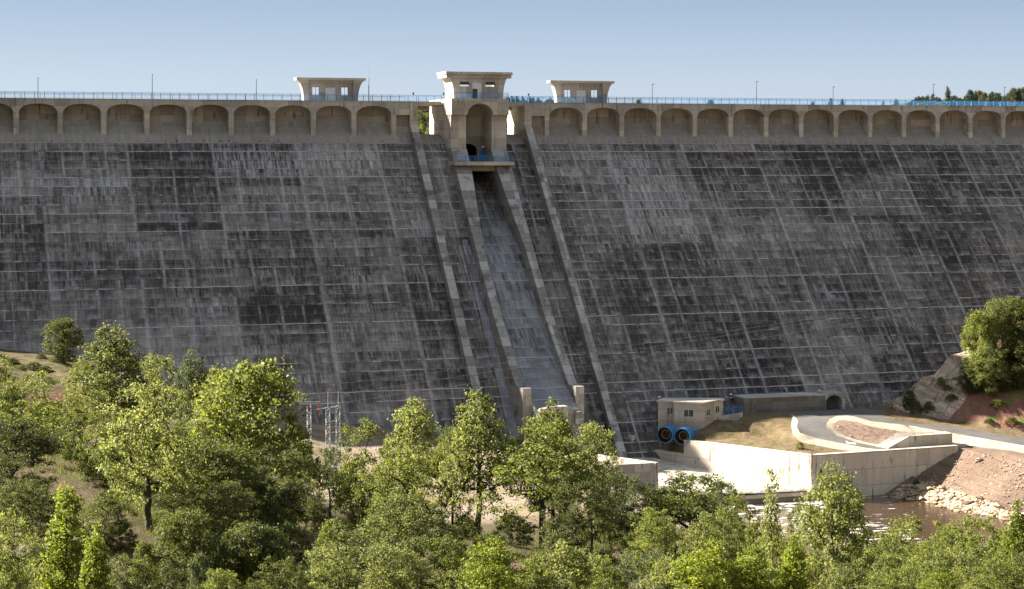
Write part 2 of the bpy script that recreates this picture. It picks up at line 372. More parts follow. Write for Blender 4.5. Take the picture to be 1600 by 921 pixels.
# dark joint strip across floor
# inner chute piers (stand ever prouder towards the toe), stepped lifts on their fronts
def pier_front(z):
    pts = [(1.2, 2.75), (-11, 2.5), (-20, 2.6), (-28, 3.2), (-32, 4.0), (-38.3, 6.0)]
    for (a, oa), (c, oc) in zip(pts, pts[1:]):
        if z <= a and z >= c: return oa + (oc-oa)*(a-z)/(a-c)
    return pts[0][1] if z > 1.2 else pts[-1][1]
def inner_w(z): return 3.0 if z > -2 else max(1.5, 3.0 - 1.5*(-2-z)/15.0)
def inner_pier(side):
    b = MB(); zs = [1.2]; z = 1.2
    while z > -38.0: z -= 1.52; zs.append(max(z, -38.3))
    xo = 103.45 if side < 0 else 114.15
    for i in range(len(zs)-1):
        za, zb = zs[i], zs[i+1]; j = rng.uniform(-.04, .05)
        wa, wb = inner_w(za), inner_w(zb)
        xa, xb = (xo+wa, xo+wb) if side < 0 else (xo-wa, xo-wb)
        ya, yb = facey(za, pier_front(za)+j), facey(zb, pier_front(zb)+j)
        vs = []
        for (xi, yf, zz_) in ((xa, ya, za), (xb, yb, zb)):
            X0, X1 = min(xo, xi), max(xo, xi)
            vs += [(X0, yf, zz_), (X1, yf, zz_), (X1, 372, zz_), (X0, 372, zz_)]
        b.add(vs, [(0, 1, 2, 3), (4, 7, 6, 5), (0, 4, 5, 1), (1, 5, 6, 2), (2, 6, 7, 3), (3, 7, 4, 0)])
    X0, X1 = (xo, xo+1.5) if side < 0 else (xo-1.5, xo)
    yend = facey(-38.3, 6.0)
    b.prism_x([(345, -38.31), (yend, -38.31), (315.0, -38.2), (315.0, -62), (345, -62)], X0, X1)
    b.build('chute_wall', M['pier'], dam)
inner_pier(-1); inner_pier(1)
b = MB(); b.box(103.47, 104.93, 314.94, 315.02, -46, -38.2); b.build('chute_wall_end', M['tower'], dam)
b = MB(); b.box(112.67, 114.13, 314.94, 315.02, -46, -38.2); b.build('chute_wall_end', M['tower'], dam)
# outer guide piers
def outer_pier(x0, x1):
    b = MB(); z = 5.9
    zs = [5.9]
    while z > -60: z -= 1.52; zs.append(z)
    for za, zb in zip(zs, zs[1:]):
        j = rng.uniform(-.05, .05); w = rng.choice([0, 0, .0, .03])
        oa = 2.0 + j if za > -36 else 2.0 + j
        b.prism_x([(366, za), (facey(za, oa), za), (facey(zb, oa), zb), (366, zb)], x0-w, x1+w)
    b.box(x0, x1, 361.95, 372, 5.9, 9.0)
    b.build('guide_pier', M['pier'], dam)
outer_pier(96.97, 98.38); outer_pier(119.22, 120.63)
for x0, x1 in ((96.96, 98.39), (119.21, 120.64)):
    b = MB(); b.box(x0, x1, 361.9, 372.4, 3.0, 9.9); b.build('guide_pier_head', M['tower'], dam)
# low drainage kerbs beside the chute walls
for x0, x1 in ((101.9, 103.43), (114.17, 114.75)):
    b = MB(); b.prism_x([(360, -15), (facey(-15, .25), -15), (facey(-60, .35), -60), (360, -60)], x0, x1); b.build('drain_kerb', M['chute'], dam)
# toe vault of the chute (bottom outlet)
b = MB()
arc = [(107.05 + 1.9 + 1.9*math.cos(a), -45.4 + 2.3*math.sin(a)) for a in [math.pi*k/12 for k in range(13)]]
outer = [(104.95, -62), (104.95, -42.6), (105.75, -41.35), (107.3, -41.0), (110.2, -41.0), (111.2, -41.5), (112.2, -42.6), (112.2, -62)]
prof = outer + [(110.85, -62)] + arc + [(107.05, -62)]
b.prism_y(prof, 311.9, 313.6); b.build('outlet_portal', M['crest'], dam)
b = MB(); b.box(106.5, 111.3, 313.75, 313.85, -50, -42.0); b.build('outlet_void', M['black'], dam)
b = MB(); b.box(111.3, 112.3, 311.2, 312.2, -43.9, -41.9); b.build('outlet_bracket', M['pier'], dam)

# crest arcade: vault + column, one of each per bay
def arch_mesh(w):
    b = MB(); hw = w/2; ow = hw-.47
    arc = []
    for k in range(21):
        a = math.pi*k/20; cx = math.cos(a); sx_ = math.sin(a)
        arc.append((ow*math.copysign(abs(cx)**.85, cx), -2.45+1.6*sx_))
    prof = [(-hw, -2.45), (-hw, 0), (hw, 0), (hw, -2.45)] + arc
    b.prism_y(prof, 0, 2.6); return b
def column_mesh():
    b = MB(); b.prism_x([(0.05, 0), (0.05, -4.2), (2.6, -4.2), (2.6, 0)], -.46, .46); return b
ca = [29.79 + 7.54*k for k in range(-9, 9)]; cb = [127.55 + 7.565*k for k in range(0, 23)]
am = cm = None
def inst(src, parent, loc, name):
    o = bpy.data.objects.new(name, src.data); col.objects.link(o); o.parent = parent
    w = world_loc(parent); o.location = Vector(loc) - w; return o
protoA = arch_mesh(7.56).build('crest_arch', M['crest'], None); protoC = column_mesh().build('arch_column', M['tower'], None)
first = True
for X in ca + cb:
    if first:
        for pr, nm, L in ((protoA, 'crest_arch', (X, 362, 9.92)), (protoC, 'arch_column', (X+3.78, 362, 7.47))):
            pr.parent = dam; pr.location = Vector(L) - world_loc(dam)
        first = False
    else:
        inst(protoA, dam, (X, 362, 9.92), 'crest_arch'); inst(protoC, dam, (X+3.78, 362, 7.47), 'arch_column')
inst(protoC, dam, (127.55-3.78, 362, 7.47), 'arch_column')
# recess rear walls with the warm clean top band
for x0, x1 in ((-50, 94.0), (123.4, 309)):
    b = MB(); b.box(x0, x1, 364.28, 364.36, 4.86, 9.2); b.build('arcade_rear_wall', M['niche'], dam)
for x0, x1 in ((93.9, 96.95), (120.65, 123.78)):
    b = MB(); b.box(x0, x1, 362.05, 366, 7.45, 9.9); b.build('crest_spandrel', M['crest'], dam)
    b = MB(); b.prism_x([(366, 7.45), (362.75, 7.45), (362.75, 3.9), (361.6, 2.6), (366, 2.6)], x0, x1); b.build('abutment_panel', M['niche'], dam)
# crest slab
for x0, x1 in ((-52, 98.42), (119.18, 309)):
    b = MB(); b.box(x0, x1, 361.9, 371.2, 9.925, 10.0); b.build('crest_slab', M['crest'], dam, bevel=.02)
# bridges over bays
for x0, x1 in ((98.43, 103.0), (114.6, 119.17)):
    b = MB(); b.box(x0, x1, 361.95, 370.9, 9.35, 9.99); b.box(x0+.02, x1-.02, 370.0, 370.85, 8.6, 9.36); b.build('bridge_deck', M['tower'], dam)

# ------------------------------------------------------------------ central gate tower
tower = thing('gate_tower', 'tall beige concrete gate tower with flared flat roof over the central spillway', 'tower', (DX, 357, -1.2))
b = MB()   # side walls below deck
cr = [(372, 10.0), (357.2, 10.0), (357.2, 1.25), (facey(-1.1, 2.7), -1.1), (facey(-1.1, -2), -3.0), (372, -3.0)]
b.prism_x([(372, 9.3), (357.25, 9.3), (357.25, 1.25), (355.1, -1.2), (361, -3), (372, -3)], 103.46, 106.35)
b.prism_x([(372, 9.3), (357.25, 9.3), (357.25, 1.25), (355.1, -1.2), (361, -3), (372, -3)], 111.3, 114.14)
b.build('tower_leg', M['tower'], tower)
# head block with vault opening
arc = [(108.82 + 2.47*math.cos(a), 7.45 + 2.1*math.sin(a)) for a in [math.pi*k/18 for k in range(19)]]
prof = [(103.3, 7.45), (103.3, 10.45), (114.3, 10.45), (114.3, 7.45)] + arc
b = MB(); b.prism_y(prof, 356.2, 361.9); b.build('tower_head_block', M['tower'], tower, bevel=.03)
b = MB(); b.box(103.32, 114.28, 361.9, 371.6, 9.36, 10.44); b.build('tower_deck', M['tower'], tower)
# niche back wall with gallery opening
arc2 = [(107.95 + 1.95*math.cos(a), 1.0 + 1.15*math.sin(a)) for a in [math.pi*k/12 for k in range(13)]]
prof = [(106.3, 9.5), (111.35, 9.5), (111.35, -1.2), (109.9, -1.2)] + arc2 + [(106.3, 1.0)]
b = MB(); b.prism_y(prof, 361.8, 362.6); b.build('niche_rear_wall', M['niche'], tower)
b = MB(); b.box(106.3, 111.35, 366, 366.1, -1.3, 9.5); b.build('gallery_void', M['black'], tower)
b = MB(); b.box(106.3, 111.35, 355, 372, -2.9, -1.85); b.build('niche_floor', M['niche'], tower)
b = MB(); b.box(110.35, 111.25, 361.5, 361.7, -1.15, .95); b.build('gallery_door', M['blue'], tower)
# service platform
b = MB(); b.box(103.15, 114.45, 353.3, 361.7, -1.84, -1.18); b.build('service_platform', M['tower'], tower, bevel=.03)
# top cabin
def cavetto(xl, xr, zb, zr, flare, thick):
    pts = []
    for k in range(9):
        a = math.pi/2*k/8; pts.append((xr + flare*(1-math.cos(a)), zb + (zr-zb)*math.sin(a)))
    left = [(xl - flare*(1-math.cos(math.pi/2*k/8)), zb + (zr-zb)*math.sin(math.pi/2*k/8)) for k in range(9)]
    return [(xr, zb)] + pts[1:] + [(xr+flare, zr+thick), (xl-flare, zr+thick)] + left[::-1][:-1] + [(xl, zb)]
def holed_wall(b, x0, x1, z0, z1, y0, y1, holes):   # grid-split wall with rectangular openings, one clean mesh
    xs = sorted({x0, x1, *[h[0] for h in holes], *[h[1] for h in holes]}); zs = sorted({z0, z1, *[h[2] for h in holes], *[h[3] for h in holes]})
    xs = [q for q in xs if x0 <= q <= x1]; zs = [q for q in zs if z0 <= q <= z1]
    for xa, xb in zip(xs, xs[1:]):
        run = None
        for za, zb in zip(zs, zs[1:]):
            xm, zm = (xa+xb)/2, (za+zb)/2
            solid = not any(h[0] < xm < h[1] and h[2] < zm < h[3] for h in holes)
            if solid:
                if run is None: run = [za, zb]
                else: run[1] = zb
            if (not solid) and run: b.box(xa, xb, y0, y1, *run); run = None
        if run: b.box(xa, xb, y0, y1, *run)
holes = [(105.55, 107.35, 12.75, 13.6), (110.5, 112.3, 12.75, 13.6), (107.9, 109.85, 10.3, 13.5)]
b = MB(); holed_wall(b, 104.4, 113.9, 10.45, 14.3, 358.5, 358.9, holes)
holed_wall(b, 104.4, 113.9, 10.45, 14.3, 363.4, 363.8, [(105.8, 109.3, 12.4, 14.0), (110.9, 113.4, 12.4, 14.0)])
for xl in (104.4, 113.5): b.box(xl, xl+.4, 358.9, 363.4, 10.45, 14.3)
b.build('cabin_wall', M['tower'], tower)
for sgn in (-1, 1):      # concave flared side cheeks carrying roof
    x0 = 104.05 if sgn < 0 else 113.9
    pf = [(113.9, 10.45)] + [(113.9 + 1.45*(1-math.cos(math.pi/2*k/10)), 10.45 + 4.45*math.sin(math.pi/2*k/10)) for k in range(1, 11)] + [(113.9, 14.9)]
    if sgn < 0: pf = [(2*109.15-x, z) for x, z in pf]
    b = MB(); b.prism_y(pf, 358.45, 363.9); b.build('flared_cheek', M['tower'], tower)
b = MB(); b.box(102.9, 115.45, 358.2, 364.1, 14.3, 14.9); b.box(102.75, 115.6, 357.9, 364.3, 14.9, 15.45); b.build('roof', M['tower'], tower, bevel=.04)
b = MB(); b.box(107.9, 109.85, 358.7, 358.8, 10.46, 13.5); d_ = b.build('door', M['white'], tower)
b = MB(); b.box(108.05, 108.95, 358.6, 358.69, 10.5, 12.3); b.build('door_opening', M['glass'], d_)
for x0 in (105.55, 110.5):
    f = MB(); f.box(x0, x0+1.8, 358.75, 358.82, 13.05, 13.6); w_ = f.build('window', M['glass'], tower)

# ------------------------------------------------------------------ railings
def railing(name, label, x0, x1, y, z, h=1.12, ends=False, pitch=1.676, infill=True, posts=True, cat='railing', group=None, y2=None, z2=None):
    r = thing(name, label, cat, ((x0+x1)/2, y, z), group=group)
    y2 = y if y2 is None else y2; z2 = z if z2 is None else z2
    n = max(1, round((x1-x0)/pitch))
    def at(t): return x0+(x1-x0)*t, y+(y2-y)*t, z+(z2-z)*t
    b = MB(); a_, c_ = at(0), at(1)
    b.tube([(a_[0], a_[1], a_[2]+h), (c_[0], c_[1], c_[2]+h)], .035, 6); b.build('top_rail', M['blue'], r)
    b = MB(); b.tube([(a_[0], a_[1], a_[2]+h-.18), (c_[0], c_[1], c_[2]+h-.18)], .018, 4); b.build('mid_rail', M['blue'], r)
    b = MB(); b.tube([(a_[0], a_[1], a_[2]+.10), (c_[0], c_[1], c_[2]+.10)], .02, 4); b.build('bottom_rail', M['blue'], r)
    if infill:
        b = MB(); L = math.hypot(x1-x0, y2-y); k = int(L/.12)
        for i in range(k):
            X, Y, Z = at((i+.5)/k); b.box(X-.009, X+.009, Y-.009, Y+.009, Z+.1, Z+h-.18)
        b.build('balusters', M['bluemesh'], r, fix=False)
    if posts:
        src = None
        for i in range(n+1):
            X, Y, Z = at(i/n)
            if src is None:
                b = MB(); b.box(X-.045, X+.045, Y-.045, Y+.045, Z, Z+h+.02); src = b.build('post', M['blue'], r); src0 = Vector((X, Y, Z))
            else:
                o = bpy.data.objects.new('post', src.data); col.objects.link(o); o.parent = r; o.location = Vector((X, Y, Z))-src0
    return r
railing('crest_railing', 'blue bar railing along the downstream edge of the left crest', 14, 98.3, 362.15, 10.0)
railing('crest_railing', 'blue bar railing along the downstream edge of the right crest', 119.4, 240, 362.15, 10.0)
railing('crest_railing', 'blue railing seen through the front one along the rear of the left crest', 14, 98.3, 370.9, 10.0, pitch=3.35, infill=False)
railing('crest_railing', 'blue railing seen through the front one along the rear of the right crest', 119.4, 240, 370.9, 10.0, pitch=3.35, infill=False)
railing('bridge_railing', 'short blue railing on the bridge left of the central tower', 98.6, 103.1, 362.15, 10.0, pitch=1.5)
railing('bridge_railing', 'short blue railing on the bridge right of the central tower', 114.5, 119.1, 362.15, 10.0, pitch=1.5)
railing('balcony_railing', 'blue railing on the balcony in front of the tower cabin', 103.45, 114.2, 356.35, 10.45, h=1.05, pitch=1.8)
railing('platform_railing', 'bright blue railing on the service platform in the tower niche', 103.3, 114.3, 353.45, -1.18, h=1.1, pitch=1.85)

# black lamps on the bridge rail posts
for X, lb in ((97.58, 'small black lamp on the railing at the left end of the left bridge'), (103.4, 'small black lamp on the railing beside the left wall of the central tower'), (120.05, 'small black lamp on the railing at the right end of the right bridge')):
    t = thing('rail_lamp', lb, 'lamp', (X, 362.0, 10.0))
    b = MB(); b.tube([(X, 362.0, 10.0), (X, 362.0, 11.2)], .04, 6); b.build('pole', M['steel'], t)
    b = MB(); b.box(X-.12, X+.12, 361.88, 362.12, 11.2, 11.65); b.build('lamp_head', M['darksteel'], t)

# lamp posts
LP = [(29.84, 13.55, 'straight dark lamp post nearest the left edge of the crest'), (49.75, 14.35, 'tallest plain lamp post on the left crest between the left edge and the left cabin'),
      (68.49, 13.65, 'thin lamp post on the crest just left of the left cabin'), (145.61, 13.67, 'thin lamp post on the crest just right of the right cabin'),
      (167.57, 14.41, 'second lamp post right of the right cabin on the crest'), (184.23, 13.58, 'third lamp post right of the right cabin on the crest'),
      (206.69, 14.33, 'lamp post on the right crest beside the first hill trees'), (223.04, 13.9, 'lamp post on the crest at the far right in front of the trees')]
for i, (X, zt, lb) in enumerate(LP):
    t = thing('lamp_post', lb, 'lamp post', (X, 363.2, 10.0), group='lamp posts along the dam crest')
    b = MB(); b.tube([(X, 363.2, 10.0), (X, 363.2, zt)], [.07, .045], 8); b.build('pole', M['darksteel'], t)
    b = MB(); s_ = 1 if i < 3 else -1
    b.box(X-.06, X+.34*1 if i >= 3 else X+.12, 363.1, 363.3, zt-.02, zt+.09); b.build('lamp_head', M['darksteel'], t)
t = thing('antenna_mast', 'tall thin antenna mast between the left cabin and the central tower', 'mast', (89.42, 363.2, 10.0))
b = MB(); b.tube([(89.42, 363.2, 10.0), (89.42, 363.2, 14.3)], .09, 8); b.build('lower_pole', M['steel'], t)
b = MB(); b.tube([(89.42, 363.2, 14.3), (89.42, 363.2, 18.0)], [.05, .02], 6); b.build('whip', M['steel'], t)

# ------------------------------------------------------------------ crest cabins
def cabin(xc, label, wl=10.2, roofw=13.1):
    t = thing('crest_cabin', label, 'cabin', (xc, 366, 10.0))
    x0, x1 = xc-wl/2, xc+wl/2; fl = (roofw-wl)/2
    hs = [(xc-3.45, xc-2.1, 11.1, 12.6), (xc+2.0, xc+3.35, 11.1, 12.6), (xc-.95, xc+.95, 9.9, 12.45)]
    b = MB(); holed_wall(b, x0+.2, x1-.2, 10.0, 13.8, 365.2, 365.5, hs)
    holed_wall(b, x0+.2, x1-.2, 10.0, 13.8, 366.0, 366.2, [(xc-3.4, xc-1.8, 11.0, 12.8), (xc+2.1, xc+3.7, 11.0, 12.8)])
    b.box(x0+.2, x0+.5, 365.5, 366.0, 10, 13.8); b.box(x1-.5, x1-.2, 365.5, 366.0, 10, 13.8); b.build('wall', M['tower'], t)
    for sg in (-1, 1):
        pf = [(x1, 10.0)] + [(x1 + fl*(1-math.cos(math.pi/2*k/10)), 10.0 + 3.85*math.sin(math.pi/2*k/10)) for k in range(1, 11)] + [(x1-.9, 13.85), (x1-.9, 10.0)]
        if sg < 0: pf = [(2*xc-x, z) for x, z in pf]
        b = MB(); b.prism_y(pf, 364.7, 366.3); b.build('flared_end_wall', M['tower'], t)
    b = MB(); b.box(x0-fl, x1+fl, 364.4, 366.5, 13.8, 14.28); b.build('roof', M['tower'], t, bevel=.03)
    b = MB(); b.box(xc-.95, xc+.95, 365.25, 365.32, 10.0, 12.45); d = b.build('door', M['white'], t)
    for h in hs[:2]:
        b = MB(); xx0, xx1, z0, z1 = h
        for q in (xx0, (xx0+xx1)/2-.04, xx1-.08): b.box(q, q+.08, 365.3, 365.38, z0, z1)
        b.box(xx0+.08, xx1-.08, 365.3, 365.38, z1-.08, z1); b.build('window_frame', M['steel'], t)
cabin(82.65, 'flat roofed concrete cabin with flared ends on the crest left of the central tower')
cabin(131.75, 'flat roofed concrete cabin with flared ends on the crest right of the central tower')

# =================================================================== GROUND (one sheet, split by surface)
def LD(pts): return [tuple(p) for p in pts]
CP = []            # control points (x,y,z)
BL = []            # break lines as index lists
def cp(*pts):
    i0 = len(CP)
    for p in pts: CP.append(tuple(p))
    return list(range(i0, i0+len(pts)))
def line(*pts): BL.append(cp(*pts))
def toe(x, z): return (x, 358.76+.9*z+2.0, z)
# dam toe
line(*[toe(x, z) for x, z in [(-60, 12), (-45, 4), (-20, -17), (0, -25.5), (22, -31.0), (30, -31.8), (45, -35), (60, -38.5), (80, -43), (97, -46), (121, -46), (133, -45.2), (146, -44.2),
                              (158, -44.0), (172, -44.3), (182, -43), (192, -39), (203, -33), (214, -27), (226, -20), (245, -11), (270, 0), (300, 11)]])
line((-60, 371.9, 12), (-45, 371.9, -28), (285, 371.9, -28), (300, 371.9, 12))
# left side slopes
cp(ondep(40, 556, 305), ondep(85, 557, 305), ondep(0, 553, 308), ondep(60, 592, 288), ondep(10, 588, 285), ondep(110, 590, 285), ondep(60, 640, 262), ondep(-60, 560, 280), ondep(180, 640, 270), ondep(300, 700, 262))
cp(ondep(0, 640, 245), ondep(0, 690, 205), ondep(60, 738, 165), ondep(140, 745, 162), ondep(0, 860, 125), ondep(0, 1010, 95), ondep(150, 735, 195), ondep(300, 775, 195), ondep(300, 818, 150), ondep(300, 965, 110), ondep(180, 800, 130), ondep(120, 905, 115))
line(ondep(40, 736, 168), ondep(90, 738, 167), ondep(150, 748, 163)); line(ondep(40, 775, 160), ondep(90, 780, 159), ondep(150, 785, 157))
# centre
cp(ondep(420, 745, 282), ondep(480, 765, 285), ondep(560, 768, 284), (60, 325, -41), (75, 315, -45.5), (85, 290, -46.8), (100, 300, -46.8))
line(ondep(470, 771, 281), ondep(560, 773, 280), ondep(640, 775, 280)); line(ondep(470, 793, 274), ondep(560, 796, 273), ondep(640, 792, 276))
cp(ondep(600, 815, 258), ondep(500, 832, 215), ondep(500, 846, 170), ondep(500, 880, 140), ondep(520, 985, 112), ondep(700, 812, 260), ondep(800, 818, 255), ondep(750, 852, 150), ondep(750, 842, 190), ondep(750, 838, 225), ondep(760, 990, 112), ondep(850, 858, 150), ondep(650, 865, 145))
cp(ondep(900, 800, 268), ondep(950, 815, 262), ondep(1000, 955, 120), ondep(1000, 882, 150), ondep(1000, 862, 190), ondep(1000, 845, 240), ondep(1130, 886, 150), ondep(1100, 850, 245))
cp(ondep(1300, 1055, 105), ondep(1300, 965, 140), ondep(1300, 895, 190), ondep(1300, 868, 235), ondep(1450, 945, 150), ondep(1450, 885, 210), ondep(1600, 985, 98), ondep(1600, 935, 150), ondep(1600, 890, 215))
# near slope down from the viewpoint
cp((0, 0, -1.8), (-30, 10, -2.5), (40, -20, -3), (-40, -60, 6), (60, -90, 10), (12, 38, -9.2), (25, 78, -21.5), (-15, 45, -9), (45, 35, -11), (0, 80, -20), (60, 75, -22.5), (-40, 60, -10), (90, 90, -26), (100, 40, -20))
# river bed and near bank (bank line at the water's edge, bed lower)
line((96, 283, -47.4), (107, 277, -49.0), (118, 262, -52.6), (130, 250, -53.2), (142, 243, -53.2), (158, 236, -53.2), (180, 226, -53.2), (215, 210, -53.2), (300, 170, -54))
line((110.5, 284.5, -50.5), (119, 272, -55), (133, 257, -56), (146, 250, -56), (163, 243, -56), (185, 234, -56), (220, 218, -56), (300, 182, -56))
cp((140, 268, -56.2), (128, 280, -56), (150, 262, -56.2), (148, 284.5, -56))
# apron floor of the stilling channel
rw = [(120.6, 327.0), (122.9, 315.6), (126.4, 314.4), (129.5, 309.1), (141.9, 287.2), (169.2, 289.4)]      # outer face of the channel wall, upstream to downstream
lw = [(99.0, 316.0), (106.0, 306.0), (116.2, 287.8), (109.2, 287.4)]
line((103, 316, -50.4), (108.0, 304.5, -51.1), (117.2, 288.0, -52.6)); line((118.9, 325.2, -50.4), (121.0, 320.8, -50.4), (123.15, 315.95, -50.6), (126.5, 314.65, -51.2), (129.62, 309.22, -51.9), (142.05, 287.3, -53.6))
line((104.5, 312, -50.4), (119.0, 312, -50.7)); cp((104, 330, -50), (118, 330, -50))
line((117.5, 286.6, -55.4), (141.4, 286.2, -55.8))
# fill behind the left wall
line((98.0, 315.4, -47.6), (105.0, 305.4, -47.6), (115.0, 288.8, -47.8), (109.4, 288.3, -47.8)); line((109, 286.6, -50.2), (116, 286.8, -51.5))
# right wall: ground behind it and at its foot
line((120.2, 326, -47.2), (122.0, 321.2, -47.2), (124.1, 316.75, -49.35), (127.1, 315.3, -49.35), (130.2, 309.75, -47.1), (142.6, 288.05, -47.1), (156, 289.2, -47.1), (169.0, 290.2, -47.2), (172, 291.0, -47.3))
line((142.1, 287.4, -55.5), (151.6, 288.15, -55.5), (156.0, 288.5, -53.6), (162, 289.0, -50.6), (169.6, 289.6, -47.5))
line((154.4, 285.4, -54.3), (158.0, 279.5, -54.3), onz(1480, 800, -54.3), onz(1560, 813, -54.3), onz(1620, 816, -54.3), onz(1750, 822, -54.3))
line((152.3, 285.0, -56), (154, 277.0, -56), onz(1462, 845, -56.3), onz(1560, 860, -56.3), onz(1630, 868, -56.3), onz(1750, 880, -56.3))
line((157.5, 287.4, -52.6), onz(1440, 752, -52.2), onz(1490, 765, -52.2), onz(1550, 785, -52.4), onz(1600, 800, -52.6), onz(1700, 815, -52.6))
line((172, 289.0, -47.6), onz(1520, 703, -47.4), onz(1560, 709, -47.5), onz(1600, 716, -47.6), onz(1700, 730, -47.7), onz(1800, 750, -47.8))
# roads (photo outline -> real places)
def rz_lower(u, v):     # level of the lower branch
    return max(-47.35, -44.0 - max(0, v-650)*.075)
far_edge = [(1300, 634.5), (1384, 641.5), (1379, 646.5), (1381, 652), (1392, 656), (1420, 660), (1491, 668), (1545, 676), (1600, 684.5), (1700, 701)]
far_z = [-44.1, -44.2, -44.3, -44.5, -44.7, -45.1, -45.9, -46.4, -46.8, -47.0]
near_edge = [(1324, 649.2), (1339, 652), (1360, 658.5), (1420, 665), (1502, 679.5), (1600, 696.5), (1700, 714)]
near_z = [-44.1, -44.3, -44.7, -45.3, -46.2, -46.9, -47.1]
isl_l = [(1307, 650.5), (1296, 655), (1291, 663), (1292.5, 672), (1307.5, 681), (1339, 691.5), (1372, 698.5), (1409, 702.3)]
isl_lz = [-44.1, -44.3, -44.6, -45.1, -45.8, -46.6, -47.0, -47.15]
out_l = [(1382, 703.6), (1352, 700), (1315, 693), (1277.5, 685.5), (1250, 676.5), (1245, 668), (1246.5, 657), (1240, 649.5), (1233, 646), (1180, 646.5), (1165, 646)]
out_lz = [-47.12, -47.0, -46.7, -46.2, -45.3, -44.9, -44.35, -44.1, -44.0, -44.0, -44.0]
def W3(l, z): return [onz(u, v, zz) for (u, v), zz in zip(l, z)]
R_far, R_near, R_isl, R_out = W3(far_edge, far_z), W3(near_edge, near_z), W3(isl_l, isl_lz), W3(out_l, out_lz)
line(*R_far); line(*R_near); line(*R_isl); line(*R_out)
# pale verge strips along the road
v_out = W3([(1236, 647.2), (1238, 654), (1236, 664), (1239, 680), (1250, 690.5), (1285, 698), (1318, 703.5), (1350, 706)], [-44.05, -44.4, -44.8, -45.5, -46.2, -46.7, -47.0, -47.1])
line(*v_out)
v_islt = W3([(1312, 656.5), (1330, 657.5), (1360, 666), (1420, 676), (1445, 683), (1452, 690)], [-44.35, -44.35, -44.9, -45.7, -46.4, -46.9])
v_islb = W3([(1303, 661), (1301, 668), (1309, 676), (1332, 686), (1362, 693.5), (1400, 700.5)], [-44.6, -45.0, -45.6, -46.4, -46.9, -47.1])
line(*v_islt); line(*v_islb)
v_near = W3([(1420, 676), (1502, 690), (1560, 700), (1600, 707), (1700, 722)], [-45.7, -46.9, -47.2, -47.35, -47.5])
line(*v_near)
# grass mound by the valve house
cp(onz(1170, 650, -44.2), onz(1215, 651, -44.15), onz(1190, 658, -44.6), onz(1150, 662, -45.3), onz(1225, 668, -45.0), onz(1135, 655, -44.2), onz(1200, 685, -46.6), onz(1120, 685, -46.8), onz(1260, 699, -46.8), (126, 324, -44.6), (136, 322, -44.1))
# right rocky spur and red bank
line(*[ondep(u, v, d) for u, v, d in [(1398, 638, 353), (1420, 617, 354), (1440, 598, 355), (1460, 580, 356), (1485, 560, 357), (1510, 545, 358), (1560, 515, 360), (1620, 478, 363), (1700, 430, 366), (1800, 370, 370)]])
line(*[ondep(u, v, d) for u, v, d in [(1450, 640, 350), (1480, 622, 350.5), (1510, 610, 351), (1540, 612, 350), (1570, 603, 350), (1600, 592, 351), (1700, 560, 352), (1800, 520, 354)]])
cp(ondep(1520, 570, 355), ondep(1560, 560, 356), ondep(1600, 540, 357))
line(*[ondep(u, v, d) for u, v, d in [(1400, 648, 348.5), (1470, 658, 346.5), (1500, 663, 344.5), (1545, 669, 342), (1600, 676, 340), (1700, 692, 338)]])
cp(toe(176, -44.3), (255, 352, -10), (300, 330, 2), (300, 250, -12), (260, 200, -30), (300, 290, -5))
# far outside the frame
cp((-200, 372, 50), (-200, 200, 30), (-120, 300, 12), (-60, 330, -2), (-90, 200, -5), (-60, 250, -22), (-150, 60, 12), (-100, 100, -2), (-45, 150, -20), (-20, 200, -25), (-10, 120, -19), (-200, -100, 30),
   (400, 372, 45), (450, 250, 30), (420, 120, -20), (300, 60, -30), (200, 40, -30), (180, 120, -36), (200, 180, -47), (300, -50, -10), (150, -50, -12), (450, -100, 20), (0, -150, 18), (-120, -30, 12), (180, 160, -43), (260, 140, -47))
BOX = [(-899, 371.5), (-899, -599), (1199, -599), (1199, 371.5)]
cp((-900, 372, 130), (-900, -600, 120), (1200, -600, 110), (1200, 372, 140))

